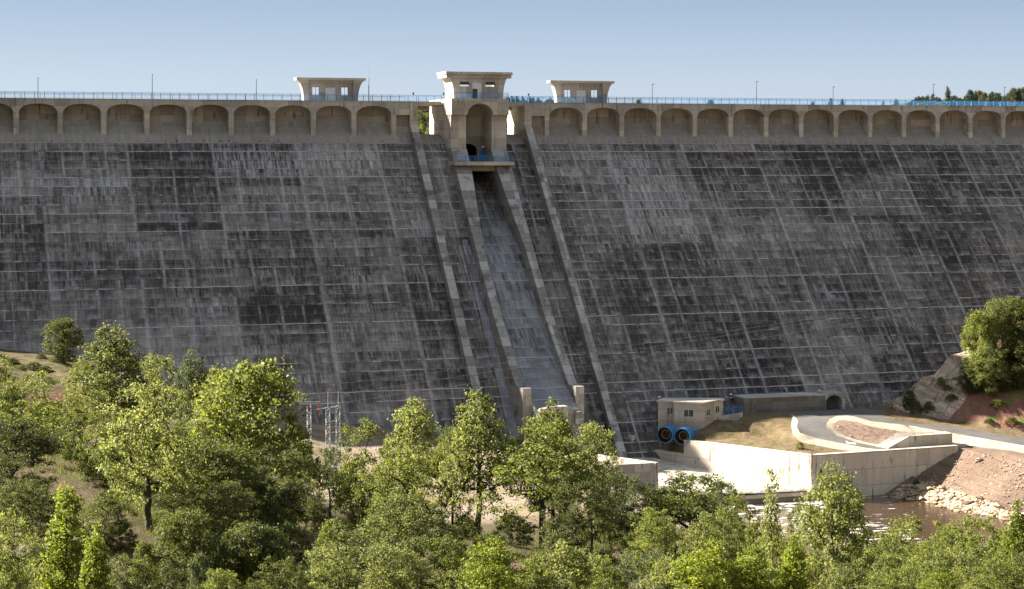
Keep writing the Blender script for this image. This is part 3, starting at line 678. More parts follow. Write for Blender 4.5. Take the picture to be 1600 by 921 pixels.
def cdt(pts2, edges, typ=0):
    v, e, f, ov, oe, of = geometry.delaunay_2d_cdt([Vector(p) for p in pts2], edges, [], typ, 1e-4, True)
    return v, e, f, ov
cv, ce, cf, cov = cdt([(p[0], p[1]) for p in CP], [(a, b) for L in BL for a, b in zip(L, L[1:])])
cz = []
for i, v in enumerate(cv):
    if cov[i]: cz.append(CP[cov[i][0]][2])
    else:
        # crossing point of two break lines: take the nearest control heights
        ds = sorted(((v.x-p[0])**2+(v.y-p[1])**2, p[2]) for p in CP)[:2]
        w = [1/(d+1e-3) for d, _ in ds]; cz.append(sum(a*b[1] for a, b in zip(w, ds))/sum(w))
TV = np.array([[v.x, v.y] for v in cv]); TZ = np.array(cz); TF = np.array([f[:3] for f in cf])
def tin(P):
    P = np.asarray(P, float); out = np.full(len(P), np.nan)
    for t in TF:
        a, b, c = TV[t[0]], TV[t[1]], TV[t[2]]
        d = (b[1]-c[1])*(a[0]-c[0])+(c[0]-b[0])*(a[1]-c[1])
        if abs(d) < 1e-12: continue
        bb = (P[:, 0] >= min(a[0], b[0], c[0])-1e-6) & (P[:, 0] <= max(a[0], b[0], c[0])+1e-6) & (P[:, 1] >= min(a[1], b[1], c[1])-1e-6) & (P[:, 1] <= max(a[1], b[1], c[1])+1e-6)
        idx = np.nonzero(bb)[0]
        if not len(idx): continue
        X = P[idx]
        l1 = ((b[1]-c[1])*(X[:, 0]-c[0])+(c[0]-b[0])*(X[:, 1]-c[1]))/d
        l2 = ((c[1]-a[1])*(X[:, 0]-c[0])+(a[0]-c[0])*(X[:, 1]-c[1]))/d
        l3 = 1-l1-l2; ins = (l1 >= -1e-6) & (l2 >= -1e-6) & (l3 >= -1e-6)
        k = idx[ins]; out[k] = l1[ins]*TZ[t[0]]+l2[ins]*TZ[t[1]]+l3[ins]*TZ[t[2]]
    return out
def inpoly(P, poly):
    P = np.asarray(P, float); x, y = P[:, 0], P[:, 1]; r = np.zeros(len(P), bool); n = len(poly)
    for i in range(n):
        x1, y1 = poly[i][:2]; x2, y2 = poly[(i+1) % n][:2]
        if y1 == y2: continue
        c = ((y1 > y) != (y2 > y)) & (x < (x2-x1)*(y-y1)/(y2-y1)+x1); r ^= c
    return r
# road polygons
toe_line = [(146.5, 320.6), (158, 320.6), (172, 320.6)]
road_poly = [*[p[:2] for p in R_out[::-1]], ]           # from the wall side round to the lower end
road_upper = [p[:2] for p in R_far]
P_road = [(146.2, 317.4)] + [(159.3, 317.4), (163.5, 319.4)] + [p[:2] for p in R_far] + [p[:2] for p in R_near[::-1]] + [p[:2] for p in R_isl] + [p[:2] for p in R_out]
P_island = [p[:2] for p in R_near[::-1][0:0]] + [p[:2] for p in R_isl[::-1]] + [p[:2] for p in R_near[:4]] + [p[:2] for p in v_near] + [(172.5, 290.6), (169.0, 290.25)]
P_isl_dirt = [p[:2] for p in v_islt] + [p[:2] for p in v_islb[::-1]]
P_vergeO = [p[:2] for p in R_out[:9]][::-1] + [p[:2] for p in v_out[::-1]][::-1][::-1]
P_vergeO = [p[:2] for p in R_out[8::-1]] + [p[:2] for p in v_out[::-1]]
P_vergeN = [p[:2] for p in R_near[3:]] + [p[:2] for p in v_near[::-1]]
P_rip = [(152.3, 285.0), (154, 277.0), onz(1462, 845, -56.3)[:2], onz(1560, 860, -56.3)[:2], onz(1630, 868, -56.3)[:2], onz(1750, 880, -56.3)[:2], onz(1700, 815, -52.6)[:2], onz(1600, 800, -52.6)[:2], onz(1550, 785, -52.4)[:2], onz(1490, 765, -52.2)[:2], onz(1440, 752, -52.2)[:2], (157.5, 287.4)]
P_rock = [ondep(u, v, d)[:2] for u, v, d in [(1385, 643, 357), (1420, 617, 358), (1460, 580, 359), (1510, 545, 360), (1545, 525, 361), (1530, 570, 355), (1522, 607, 351), (1500, 640, 348), (1482, 660, 346.5), (1450, 646, 348), (1400, 645, 350)]]
P_red = [ondep(u, v, d)[:2] for u, v, d in [(1482, 660, 346.5), (1500, 640, 348), (1522, 607, 351), (1570, 600, 351), (1600, 590, 352), (1700, 558, 353), (1700, 691, 338.5), (1600, 675, 340.5), (1545, 668, 342.5)]]
P_apron = [(104, 314), (107.6, 304.5), (117.0, 288.0), (117.3, 286.9), (141.3, 286.6), (141.5, 287.6), (129.1, 308.9), (119.5, 322)]
polys = [P_road, P_island, P_isl_dirt, P_vergeO, P_vergeN, P_rip, P_rock, P_red]
vis = []
def grid(x0, x1, y0, y1, st, jit=.3):
    out = []
    y = y0
    while y < y1:
        x = x0
        while x < x1:
            out.append((x+rng.uniform(-jit, jit)*st, y+rng.uniform(-jit, jit)*st)); x += st
        y += st
    return out
g1 = grid(95, 235, 240, 330, 1.15); g2 = grid(-30, 230, 85, 345, 2.6)
g2 = [p for p in g2 if not (93.6 < p[0] < 236 and 238.6 < p[1] < 331.4)]
g3 = grid(-200, 460, -140, 372, 16); g3 = [p for p in g3 if not (-34 < p[0] < 234 and 81 < p[1] < 349)]
g4 = grid(-880, 1180, -590, 370, 90); g4 = [p for p in g4 if not (-215 < p[0] < 475 and -155 < p[1] < 388)]
pts = g1+g2+g3+g4; edges = []
def densify(poly, st=1.2, close=True):
    out = []; n = len(poly)
    for i in range(n if close else n-1):
        a, b = poly[i], poly[(i+1) % n]; L = math.hypot(b[0]-a[0], b[1]-a[1]); k = max(1, int(L/st))
        for j in range(k): out.append((a[0]+(b[0]-a[0])*j/k, a[1]+(b[1]-a[1])*j/k))
    if not close: out.append(tuple(poly[-1][:2]))
    return out
for pl in polys:
    d = densify([p[:2] for p in pl]); i0 = len(pts); pts += d
    edges += [(i0+i, i0+(i+1) % len(d)) for i in range(len(d))]
for L in BL:
    d = densify([CP[i][:2] for i in L], 1.5, False); i0 = len(pts); pts += d; edges += [(i0+i, i0+i+1) for i in range(len(d)-1)]
i0 = len(pts); pts += BOX; edges += [(i0+i, i0+(i+1) % 4) for i in range(4)]
pts = [(min(1199, max(-899, p[0])), min(371.5, max(-599, p[1]))) for p in pts]
gv, ge, gf, gov = cdt(pts, edges)
GP = np.array([[v.x, v.y] for v in gv]); GZ = tin(GP); 
bad = np.isnan(GZ)
if bad.any(): GZ[bad] = tin(np.clip(GP[bad], [-899.9, -599.9], [1199.9, 371.85]))
GZ = np.where(np.isnan(GZ), 20.0, GZ)
# roughness: none on roads and near the built walls, strong on rock and banks
rp_ = [inpoly(GP, q) for q in polys]
flat = rp_[0] | rp_[3] | rp_[4] | inpoly(GP, P_apron)
near_built = np.zeros(len(GP), bool)
for L in (rw, lw):
    for (ax, ay), (bx, by) in zip(L, L[1:]):
        t = np.clip(((GP[:, 0]-ax)*(bx-ax)+(GP[:, 1]-ay)*(by-ay))/((bx-ax)**2+(by-ay)**2), 0, 1)
        near_built |= np.hypot(GP[:, 0]-ax-t*(bx-ax), GP[:, 1]-ay-t*(by-ay)) < 2.0
amp = np.full(len(GP), .22); amp[rp_[6]] = 1.15; amp[rp_[7]] = .55; amp[rp_[5]] = .30; amp[rp_[2]] = .12
amp[(GP[:, 1] < 230)] = .55; amp[inpoly(GP, [(118, 330), (130, 309), (142, 288), (170, 290), (172, 300), (150, 322)])] = .06
amp[flat] = 0; amp[near_built] = 0
for i in range(len(GP)):
    if amp[i] > 0:
        x, y = GP[i]
        if 90 < y < 380 and -60 < x < 320:
            nz = mnoise.noise((x*.22, y*.22, 3.1)) + .6*mnoise.noise((x*.7, y*.7, 9.0))
            if rp_[6][i]:
                nz += 1.2*abs(mnoise.noise((x*.5+y*.35, y*.15, GZ[i]*.3)))
            GZ[i] += amp[i]*nz
def ground_z(x, y): return float(tin([(x, y)])[0])
TRI = np.array([f[:3] for f in gf]); CEN = GP[TRI].mean(axis=1)
reg = np.zeros(len(TRI), int)
for k, pl in ((5, P_rip), (6, P_rock), (7, P_red), (4, P_vergeN), (2, P_island), (3, P_vergeO), (8, P_isl_dirt), (1, P_road)):
    reg[inpoly(CEN, pl)] = k
reg[inpoly(CEN, P_isl_dirt)] = 8
m_ = inpoly(CEN, P_island) & (reg == 1); reg[m_] = 2

# ------------------------------------------------------------------ ground materials
def ground_mat():
    m = NT('hillside_ground'); p, x, y, z = m.pos()
    n1 = m.noise(p, .12, 5, .6); n2 = m.noise(p, .6, 6, .65); n3 = m.noise(p, 4.0, 5, .7); n4 = m.noise(p, .045, 3)
    soil = m.mix(m.lin(n3, .3, .7), (.065, .042, .030, 1), (.16, .105, .075, 1))
    pale = m.mix(m.lin(n3, .3, .7), (.20, .155, .12, 1), (.33, .265, .21, 1))
    grass = m.mix(m.lin(m.add(m.mul(n3, .6), m.mul(n2, .4)), .35, .65), (.035, .040, .012, 1), (.10, .09, .035, 1))
    dry = m.mix(m.lin(n3, .3, .7), (.14, .115, .05, 1), (.24, .19, .09, 1))
    c = m.mix(m.ss(n2, .42, .56), soil, grass)
    far = m.ss(y, 235, 255)
    farc = m.mix(m.ss(m.add(n2, m.mul(m.sub(n1, .5), .6)), .46, .6), pale, dry)
    plat = m.ss(m.sub(m.add(x, m.mul(y, .567)), 303.5), .0, 1.0)      # east of the channel wall: mown dry grass
    pg = m.mix(m.ss(m.add(n2, m.mul(n3, .5)), .58, .88), m.mix(m.lin(n3, .3, .7), (.068, .062, .020, 1), (.125, .10, .037, 1)), (.18, .125, .08, 1))
    farc = m.mix(m.mul(plat, m.ss(y, 287.5, 288.2)), farc, pg)
    fq = m.vec(m.mul(m.add(x, m.mul(z, 2.0)), .9), m.mul(y, .15), m.mul(z, .15)); furrow = m.noise(fq, 1, 4, .65)
    bank = m.mix(m.lin(m.add(m.mul(n3, .5), m.mul(furrow, .5)), .35, .62), (.11, .072, .052, 1), (.22, .155, .115, 1))
    bank = m.mix(m.mul(m.ss(furrow, .38, .30), .7), bank, (.07, .045, .03, 1))
    bank = m.mix(m.mul(m.ss(m.noise(p, 2.6, 3), .66, .72), .5), bank, (.42, .36, .29, 1))
    farc = m.mix(m.mul(m.ss(x, 150, 156), m.ss(y, 291.5, 290)), farc, bank)
    c = m.mix(far, c, farc)
    led = m.mul(m.ss(x, 42, 34), m.ss(y, 240, 260))
    c = m.mix(led, c, m.mix(m.ss(m.add(z, m.mul(m.sub(n2, .5), 2.5)), -32.3, -31.9), m.mix(n3, (.07, .03, .02, 1), (.19, .085, .06, 1)), m.mix(m.ss(n2, .42, .62), (.06, .056, .02, 1), (.15, .115, .06, 1))))
    m.bsdf(c, .95, normal=m.bump(m.add(n3, m.mul(n2, 2.0)), .8, .15), spec=.15); return m.m
def rock_mat():
    m = NT('spur_rock'); p, x, y, z = m.pos()
    q = m.vec(m.add(x, m.mul(y, .4)), m.mul(y, .2), m.mul(m.add(z, m.mul(x, .8)), 1.0))
    n1 = m.noise(q, .5, 6, .6); n2 = m.noise(p, 2.5, 6, .7); v = m.n('ShaderNodeTexVoronoi'); m.inp(v.inputs['Vector'], q); v.inputs['Scale'].default_value = .7
    c = m.mix(m.lin(m.add(m.mul(n1, .6), m.mul(n2, .4)), .40, .60), (.22, .15, .11, 1), (.68, .56, .45, 1))
    cr = m.noise(m.vec(m.mul(m.sub(x, m.mul(z, 1.1)), 1.3), m.mul(y, .3), m.mul(m.add(z, x), .12)), 1, 5, .7); c = m.mix(m.mul(m.ss(cr, .44, .36), .8), c, (.10, .07, .055, 1))
    c = m.mix(m.ss(m.noise(p, .35, 4), .60, .68), c, (.12, .12, .035, 1))
    m.bsdf(c, .92, normal=m.bump(m.add(m.mul(n1, 2), n2), 1.0, .4), spec=.2); return m.m
def red_mat():
    m = NT('red_earth_bank'); p, x, y, z = m.pos()
    n1 = m.noise(p, .3, 5, .6); n2 = m.noise(p, 2.2, 6, .7); g = m.noise(m.vec(m.mul(x, 1.2), m.mul(y, .4), m.mul(z, .3)), 1, 4)
    c = m.mix(m.lin(m.add(m.mul(n2, .5), m.mul(g, .5)), .35, .65), (.15, .07, .05, 1), (.30, .155, .115, 1))
    c = m.mix(m.ss(n1, .54, .62), c, m.mix(n2, (.08, .11, .02, 1), (.20, .23, .06, 1)))
    m.bsdf(c, .95, normal=m.bump(m.add(g, n2), 1.0, .25), spec=.15); return m.m
def riprap_mat():
    m = NT('riprap_stone'); p, x, y, z = m.pos()
    v = m.n('ShaderNodeTexVoronoi'); v.inputs['Scale'].default_value = 1.2; m.inp(v.inputs['Vector'], m.vec(x, m.mul(y, 1.6), z))
    ve = m.n('ShaderNodeTexVoronoi', feature='DISTANCE_TO_EDGE'); ve.inputs['Scale'].default_value = 1.2; m.inp(ve.inputs['Vector'], m.vec(x, m.mul(y, 1.6), z))
    hs = m.n('ShaderNodeSeparateXYZ'); m.t.links.new(v.outputs['Color'], hs.inputs[0])
    c = m.mix(hs.outputs[0], (.34, .24, .15, 1), (.56, .46, .34, 1)); n = m.noise(p, 3, 5)
    c = m.mix(m.mul(n, .3), c, (.25, .17, .1, 1))
    e = m.ss(ve.outputs['Distance'], .0, .09); c = m.mix(e, (.24, .175, .12, 1), c)
    m.bsdf(c, .9, normal=m.bump(m.add(m.mul(e, 2), m.mul(hs.outputs[1], 1.5)), 1.0, .3), spec=.2); return m.m
def asphalt_mat():
    m = NT('asphalt'); p, x, y, z = m.pos(); n1 = m.noise(p, .35, 4); n2 = m.noise(p, 6, 4)
    c = m.mix(m.lin(m.add(m.mul(n1, .7), m.mul(n2, .3)), .35, .65), (.085, .08, .075, 1), (.135, .125, .115, 1))
    m.bsdf(c, .85, spec=.3); return m.m
M['ground'] = ground_mat(); M['rock'] = rock_mat(); M['red'] = red_mat(); M['rip'] = riprap_mat(); M['asphalt'] = asphalt_mat()
M['verge'] = simple('pale_gravel_verge', (.38, .32, .245), .9, 0, .35, 1.2, .2)
M['dirt'] = simple('brown_dirt', (.19, .13, .10), .95, 0, .45, 1.3, .15)
M['dirt2'] = M['dirt']
def submesh(name, mask, mat, smooth=True):
    T = TRI[mask]; u, inv = np.unique(T, return_inverse=True); inv = inv.reshape(-1, 3)
    me = bpy.data.meshes.new(name); me.from_pydata([(GP[i, 0], GP[i, 1], GZ[i]) for i in u], [], inv.tolist())
    me.materials.append(mat); me.polygons.foreach_set('use_smooth', [smooth]*len(me.polygons)); me.update()
    o = bpy.data.objects.new(name, me); col.objects.link(o); return tag(o, kind='structure')
submesh('ground', reg == 0, M['ground'])
submesh('road', reg == 1, M['asphalt'])
submesh('gravel_verge', (reg == 2) | (reg == 3) | (reg == 4), M['verge'])
submesh('riprap_bank', reg == 5, M['rip']); submesh('rocky_hill', reg == 6, M['rock'], False); submesh('red_earth_slope', reg == 7, M['red']); submesh('dirt_bank', reg == 8, M['dirt'])
# painted dash on the lower branch
a_, b_, c_, d_ = onz(1321, 690.2, -46.42), onz(1338, 693.4, -46.62), onz(1337, 692.3, -46.62), onz(1321.5, 689.2, -46.42)
def drape(name, quad, mat, dz=.02, n=6):
    b = MB(); vs = []
    for i in range(n+1):
        for s_, e_ in ((quad[0], quad[1]), (quad[3], quad[2])):
            x = s_[0]+(e_[0]-s_[0])*i/n; y = s_[1]+(e_[1]-s_[1])*i/n; vs.append((x, y, ground_z(x, y)+dz))
    b.add(vs, [(2*i, 2*i+2, 2*i+3, 2*i+1) for i in range(n)]); return b.build(name, mat)
tag(drape('road_marking', (a_, b_, c_, d_), simple('road_paint', (.7, .68, .62), .7)), kind='structure')

# ------------------------------------------------------------------ water
def water_mat():
    m = NT('river_water'); p, x, y, z = m.pos()
    w = m.noise(m.vec(m.mul(x, .9), m.mul(y, 2.2), 0), 1, 5, .6); f = m.noise(m.vec(m.mul(x, .35), m.mul(y, .8), 4), 1, 5, .7)
    b = m.bsdf((.055, .033, .018, 1), .12, normal=m.bump(w, .28, .10), spec=.4)
    foam = m.n('ShaderNodeBsdfDiffuse'); foam.inputs[0].default_value = (.75, .74, .7, 1)
    up = m.ss(m.add(f, m.add(m.mul(m.ss(y, 276, 289), .08), m.mul(m.ss(x, 150, 138), .09))), .63, .70)
    mx = m.n('ShaderNodeMixShader'); m.t.links.new(up, mx.inputs[0]); m.t.links.new(b.outputs[0], mx.inputs[1]); m.t.links.new(foam.outputs[0], mx.inputs[2])
    m.t.links.new(mx.outputs[0], m.out.inputs[0]); return m.m
def foam_mat():
    m = NT('spill_water'); p, x, y, z = m.pos()
    n = m.noise(m.vec(m.add(m.mul(x, .5), m.mul(y, .2)), m.mul(y, .9), 0), 1, 6, .7); n2 = m.noise(p, 2.5, 5, .7)
    t = m.add(m.mul(n, .65), m.mul(n2, .35))
    c = m.mix(m.ss(t, .42, .56), (.30, .24, .16, 1), (.60, .58, .53, 1)); c = m.mix(m.ss(n, .60, .68), c, (.16, .15, .07, 1))
    m.bsdf(c, m.lin(t, .4, .6, .25, .7), normal=m.bump(t, .6, .15), spec=.4); return m.m
b = MB(); b.prism_z([(104, 276), (118, 262), (130, 249), (142, 240), (160, 232), (185, 222), (230, 200), (330, 150), (340, 190), (230, 262), (195, 274), (175, 281), (160, 285), (154.6, 288.1), (142.05, 287.3), (117, 287.2), (112, 286.4)], -54.06, -54.0)
tag(b.build('river', water_mat()), kind='structure')
b = MB()
secs = [((104.4, 313.5, -49.8), (123.4, 316.4, -49.9)), ((108.2, 304.2, -50.5), (129.6, 309.0, -51.0)), ((112.0, 297.6, -51.1), (134.0, 301.2, -51.6)), ((117.0, 289.4, -51.8), (141.0, 289.0, -52.3)), ((117.2, 288.4, -51.9), (141.4, 288.3, -52.35)), ((117.4, 287.9, -52.2), (141.7, 287.9, -52.7))]
nn = 14; vs = []
for a, c in secs:
    for k in range(nn+1):
        t = k/nn; vs.append(tuple(a[i]+(c[i]-a[i])*t + (0.0 if i != 2 else .06*math.sin(t*9+a[1])) for i in range(3)))
b.add(vs, [(i*(nn+1)+k, i*(nn+1)+k+1, (i+1)*(nn+1)+k+1, (i+1)*(nn+1)+k) for i in range(len(secs)-1) for k in range(nn)])
tag(b.build('spill_water', foam_mat(), smooth=True), kind='structure')
M['wetshadesill'] = concrete('wet_shaded_sill_concrete', (.10, .075, .05), (.19, .15, .11), stain=(.05, .04, .03), stain_amt=.8)  # wet concrete toned darker still, the lip's shadow put into the colour
b = MB(); b.prism_x([(290.5, -57), (290.5, -52.75), (288.6, -52.65), (287.6, -52.8), (286.9, -53.2), (286.5, -53.9), (286.5, -57)], 117.3, 141.85)
tag(b.build('spillway_sill', M['wetshadesill'], smooth=False), 'rounded wet concrete sill, shade put into its colour, where the outlet channel drops into the pool', 'sill')
b = MB(); b.box(-600, 1500, 373, 3000, 1.9, 2.0); tag(b.build('reservoir_water', water_mat()), kind='structure')

# ------------------------------------------------------------------ channel walls
def wall_strip(b, line_, zt, zb, th, side=1):   # outer face on the line, thickness to the left of travel * side
    n = len(line_); L = [Vector(p) for p in line_]; off = []
    for i in range(n):
        d0 = (L[i]-L[i-1]).normalized() if i > 0 else None; d1 = (L[i+1]-L[i]).normalized() if i < n-1 else None
        if d0 is None: d0 = d1
        if d1 is None: d1 = d0
        n0 = Vector((-d0.y, d0.x)); n1 = Vector((-d1.y, d1.x)); nn_ = (n0+n1).normalized(); k = 1/max(.35, nn_.dot(n0))
        off.append(L[i]+nn_*k*th*side)
    poly = [tuple(p) for p in L]+[tuple(p) for p in off[::-1]]
    b.prism_z(poly, list(zb)+list(zb[::-1]), list(zt)+list(zt[::-1]))
wt = thing('channel_wall', 'long sunlit concrete wall on the right bank of the outlet channel turning a corner at the pool', 'retaining wall', (141.9, 287.2, -54))
def seg(a, c, z0a, z1a, zb, th, name='wall_section', mat='newwall'):
    b = MB(); wall_strip(b, [a, c], [z0a, z1a], [zb, zb], th); return b.build(name, M[mat], wt)
seg((129.5, 309.1), (141.9, 287.2), -46.95, -46.95, -58, 1.0)
b = MB(); b.prism_z([(141.91, 287.2), (169.2, 289.4), (169.15, 290.4), (142.4, 288.22)], -58, [-46.95, -46.95, -46.95, -46.95]); b.build('wall_return', M['newwall'], wt)
b = MB(); b.prism_z([(122.9, 315.6), (126.4, 314.4), (129.49, 309.12), (130.4, 309.6), (127.2, 315.4), (123.4, 316.8)], -58, -49.2); b.build('low_ledge', M['newwall'], wt)
b = MB(); wall_strip(b, [(118.6, 325.0), (120.7, 320.6), (122.88, 315.65)], [-46.9, -46.9, -46.9], [-58]*3, .8); b.build('upstream_wall', M['newwall'], wt)
# coping line and drain slot on the return wall
b = MB(); b.box(143.35, 143.85, 287.1, 287.3, -54.2, -50.2); b.box(143.5, 143.7, 287.1, 287.3, -50.2, -49.2)
b.build('drain_slot', M['black'], wt)
# ramp parapet standing on the wall end
pw = thing('ramp_parapet', 'pale concrete wing wall with sloping top at the far right end of the channel wall', 'parapet', (163, 292, -47))
pa, pb, pc_ = onz(1434, 701, -47.0), onz(1460, 684, -46.0), onz(1497, 682.5, -45.9)
q0 = (157.2, 290.45); q1 = (161.5, 291.5); q2 = (169.6, 291.9)
b = MB(); b.prism_z([q0, q1, q2, (169.4, 293.6), (161.0, 294.6), (156.2, 293.0)], -48, [-46.9, -45.4, -45.3, -45.2, -45.2, -46.9]); b.build('parapet_wall', M['newwall'], pw, bevel=.04)
# left channel wall
lwt = thing('channel_side_wall', 'grey end face and pale top of the left channel wall above the treetops', 'retaining wall', (116, 287.8, -52))
b = MB(); wall_strip(b, [(116.3, 287.6), (106.0, 306.2), (99.0, 318.0)], [-46.95, -46.95, -46.95], [-58]*3, .75); b.build('channel_face', M['newwall'], lwt)
b = MB(); b.prism_z([(109.2, 287.3), (115.98, 287.5), (115.5, 288.3), (109.3, 288.1)], -58, -46.96); b.build('end_wall', M['crest'], lwt)

# ------------------------------------------------------------------ valve house
vh = thing('valve_house', 'small beige concrete valve house with flat roof and two blue outlet pipes', 'building', (128, 316, -49.2))
ZR = -41.45
f0, f1, f2 = onz(1053, 630, ZR)[:2], onz(1098, 631, ZR)[:2], onz(1129.5, 626.5, ZR)[:2]
l0, l1 = onz(1028, 628.2, ZR)[:2], onz(1053.4, 628.3, ZR)[:2]
bk0 = onz(1040, 624.3, ZR)[:2]; bk1 = onz(1127, 624.6, ZR)[:2]
main = [f0, f1, f2, bk1, onz(1053.4, 624.6, ZR)[:2]]
left = [l0, (l1[0]-.0, l1[1]), onz(1053.4, 624.8, ZR)[:2], bk0]
def offs(poly, d):
    c = Vector((sum(p[0] for p in poly)/len(poly), sum(p[1] for p in poly)/len(poly))); return [tuple(c+(Vector(p)-c)*(1+d/max(.1, (Vector(p)-c).length))) for p in poly]
b = MB(); b.prism_z(main, -46.2, ZR); b.build('wall', M['tower'], vh)
b = MB(); b.prism_z(offs(main, .10), -50.5, -46.2); b.build('base_wall', M['tower'], vh)
b = MB(); b.prism_z([(p[0]+.01, p[1]) for p in left], -50.5, ZR-.003); b.build('side_bay_wall', M['tower'], vh)
b = MB(); rf = offs([l0, l1, f0, f1, f2, bk1, bk0], .28); b.prism_z([rf[0], (l1[0]-.25, l1[1]-.25), rf[2], rf[3], rf[4], rf[5], rf[6]], ZR, ZR+.28); b.build('roof', M['newwall'], vh, bevel=.03)
def facade_window(p0, p1, t0, t1, z0, z1, name='window'):
    P0, P1 = Vector(p0), Vector(p1); d = (P1-P0); nrm = Vector((d.y, -d.x)).normalized()
    A, B = P0+d*t0, P0+d*t1
    def q(pt, o): return (pt.x+nrm.x*o, pt.y+nrm.y*o)
    b = MB(); b.prism_z([q(A, .03), q(B, .03), q(B, -.1), q(A, -.1)], z0, z1); w = b.build(name, M['glass'], vh)
    b = MB(); e = (B-A).normalized()*.07
    for a_, c_ in ((A, A+e), ((A+B)/2-e/2, (A+B)/2+e/2), (B-e, B)): b.prism_z([q(a_, .07), q(c_, .07), q(c_, .032), q(a_, .032)], z0, z1)
    for za, zb in ((z0, z0+.07), (z1-.07, z1)): b.prism_z([q(A+e, .068), q(B-e, .068), q(B-e, .032), q(A+e, .032)], za, zb)
    b.build('window_frame', M['frame'], w)
    b = MB(); b.prism_z([q(A-e, .12), q(B+e, .12), q(B+e, .0), q(A-e, .0)], z0-.1, z0); b.build('window_sill', M['newwall'], w)
facade_window(f0, f1, .34, .69, -43.75, -42.45); facade_window(l0, l1, .55, .93, -43.55, -42.3)
facade_window(f1, f2, .16, .36, -43.65, -42.35); facade_window(f1, f2, .62, .82, -43.4, -42.15)
# blue outlet pipes
def pipe(u, v, D, label):
    c = Vector(ondep(u, v, D)); ax = Vector((-.62, -.785, 0)).normalized()
    t = thing('outlet_pipe', label, 'pipe', tuple(c))
    e1 = Vector((-ax.y, ax.x, 0)); e2 = Vector((0, 0, 1)); n = 28
    def ring(o, r): return [tuple(c-ax*o+(e1*math.cos(2*math.pi*k/n)+e2*math.sin(2*math.pi*k/n))*r) for k in range(n)]
    rs = [ring(0, 1.36), ring(3.2, 1.30), ring(3.2, 1.1), ring(.5, 1.22), ring(0, 1.27)]
    b = MB(); vs = [p for r in rs[:2]+[rs[4]] for p in r]
    b.add([p for r in (rs[0], rs[1]) for p in r], [(k, (k+1) % n, (k+1) % n+n, k+n) for k in range(n)])
    b.add([p for r in (rs[0], rs[4]) for p in r], [(k, k+n, (k+1) % n+n, (k+1) % n) for k in range(n)])
    b.build('pipe_body', M['blue'], t, smooth=False, fix=False)
    b = MB(); b.add([p for r in (rs[4], ring(1.6, 1.15)) for p in r], [(k, k+n, (k+1) % n+n, (k+1) % n) for k in range(n)])
    b.add(ring(1.6, 1.15), [tuple(range(n))]); b.build('pipe_lining', M['rubber'], t, fix=False)
    b = MB()
    m_ = 20
    for k in range(m_):
        a0, a1 = 2*math.pi*k/m_, 2*math.pi*(k+1)/m_
        b.tube([c-ax*.9+(e1*math.cos(a0)+e2*math.sin(a0))*.72, c-ax*.9+(e1*math.cos(a1)+e2*math.sin(a1))*.72], .06, 5, False)
    b.build('inner_collar', M['rust'], t)
    for o in (.35, 1.5): 
        b = MB(); b.add([p for r in (ring(o, 1.42), ring(o+.14, 1.42), ring(o+.14, 1.3), ring(o, 1.3)) for p in r], [(j*n+k, j*n+(k+1) % n, ((j+1) % 4)*n+(k+1) % n, ((j+1) % 4)*n+k) for j in range(4) for k in range(n)]); b.build('flange', M['blue'], t)
    b = MB(); b.tube([tuple(c-ax*1.9+Vector((0, 0, 1.3))), tuple(c-ax*1.9+Vector((0, 0, 3.2)))], .05, 6); b.build('valve_stem', M['darksteel'], t)
    b = MB(); hp = c-ax*1.9+Vector((0, 0, 3.2)); b.tube([tuple(hp+Vector((-.25, 0, 0))), tuple(hp+Vector((.25, 0, 0)))], .05, 6); b.build('hand_lever', M['darksteel'], t)
pipe(1038.5, 680, 334.5, 'left one of the two big blue outlet pipes under the valve house')
pipe(1065.5, 682.5, 333.5, 'right one of the two big blue outlet pipes, beside the start of the channel wall')
a_, b_ = onz(1078, 688, -47.1), onz(1101, 683.5, -47.1)
railing('guard_rail', 'short solid blue guard rail beside the right outlet pipe', a_[0], b_[0], a_[1], -46.7, h=1.15, pitch=1.0, y2=b_[1])
a_, b_ = onz(1130, 652.5, -44.2), onz(1160, 647.5, -44.0)
railing('guard_rail', 'blue guard rail between the valve house and the grass mound', a_[0], b_[0], a_[1], -43.95, h=1.15, pitch=1.4, y2=b_[1], z2=-43.7)
b = MB(); wall_strip(b, [(a_[0]-1.0, a_[1]-.5), (b_[0], b_[1]-.15)], [-43.97, -43.72], [-48, -46], .3); tag(b.build('kerb_wall', M['newwall']), 'thin concrete wall under the blue guard rail right of the valve house', 'wall')
b = MB(); p0 = onz(1068, 688, -46.95); wall_strip(b, [(130.5, 309.5), (136.2, 312.6)], [-46.7, -46.6], [-48, -48], .3); tag(b.build('garden_wall', M['newwall']), 'low concrete wall on the grass behind the start of the channel wall', 'wall')
p = onz(1193, 691, -47.0); b = MB(); b.tube([(p[0], p[1], -47.2), (p[0], p[1], -46.1)], .09, 8); tag(b.build('marker_post', M['steel']), 'small grey post standing on the grass behind the channel wall', 'post')

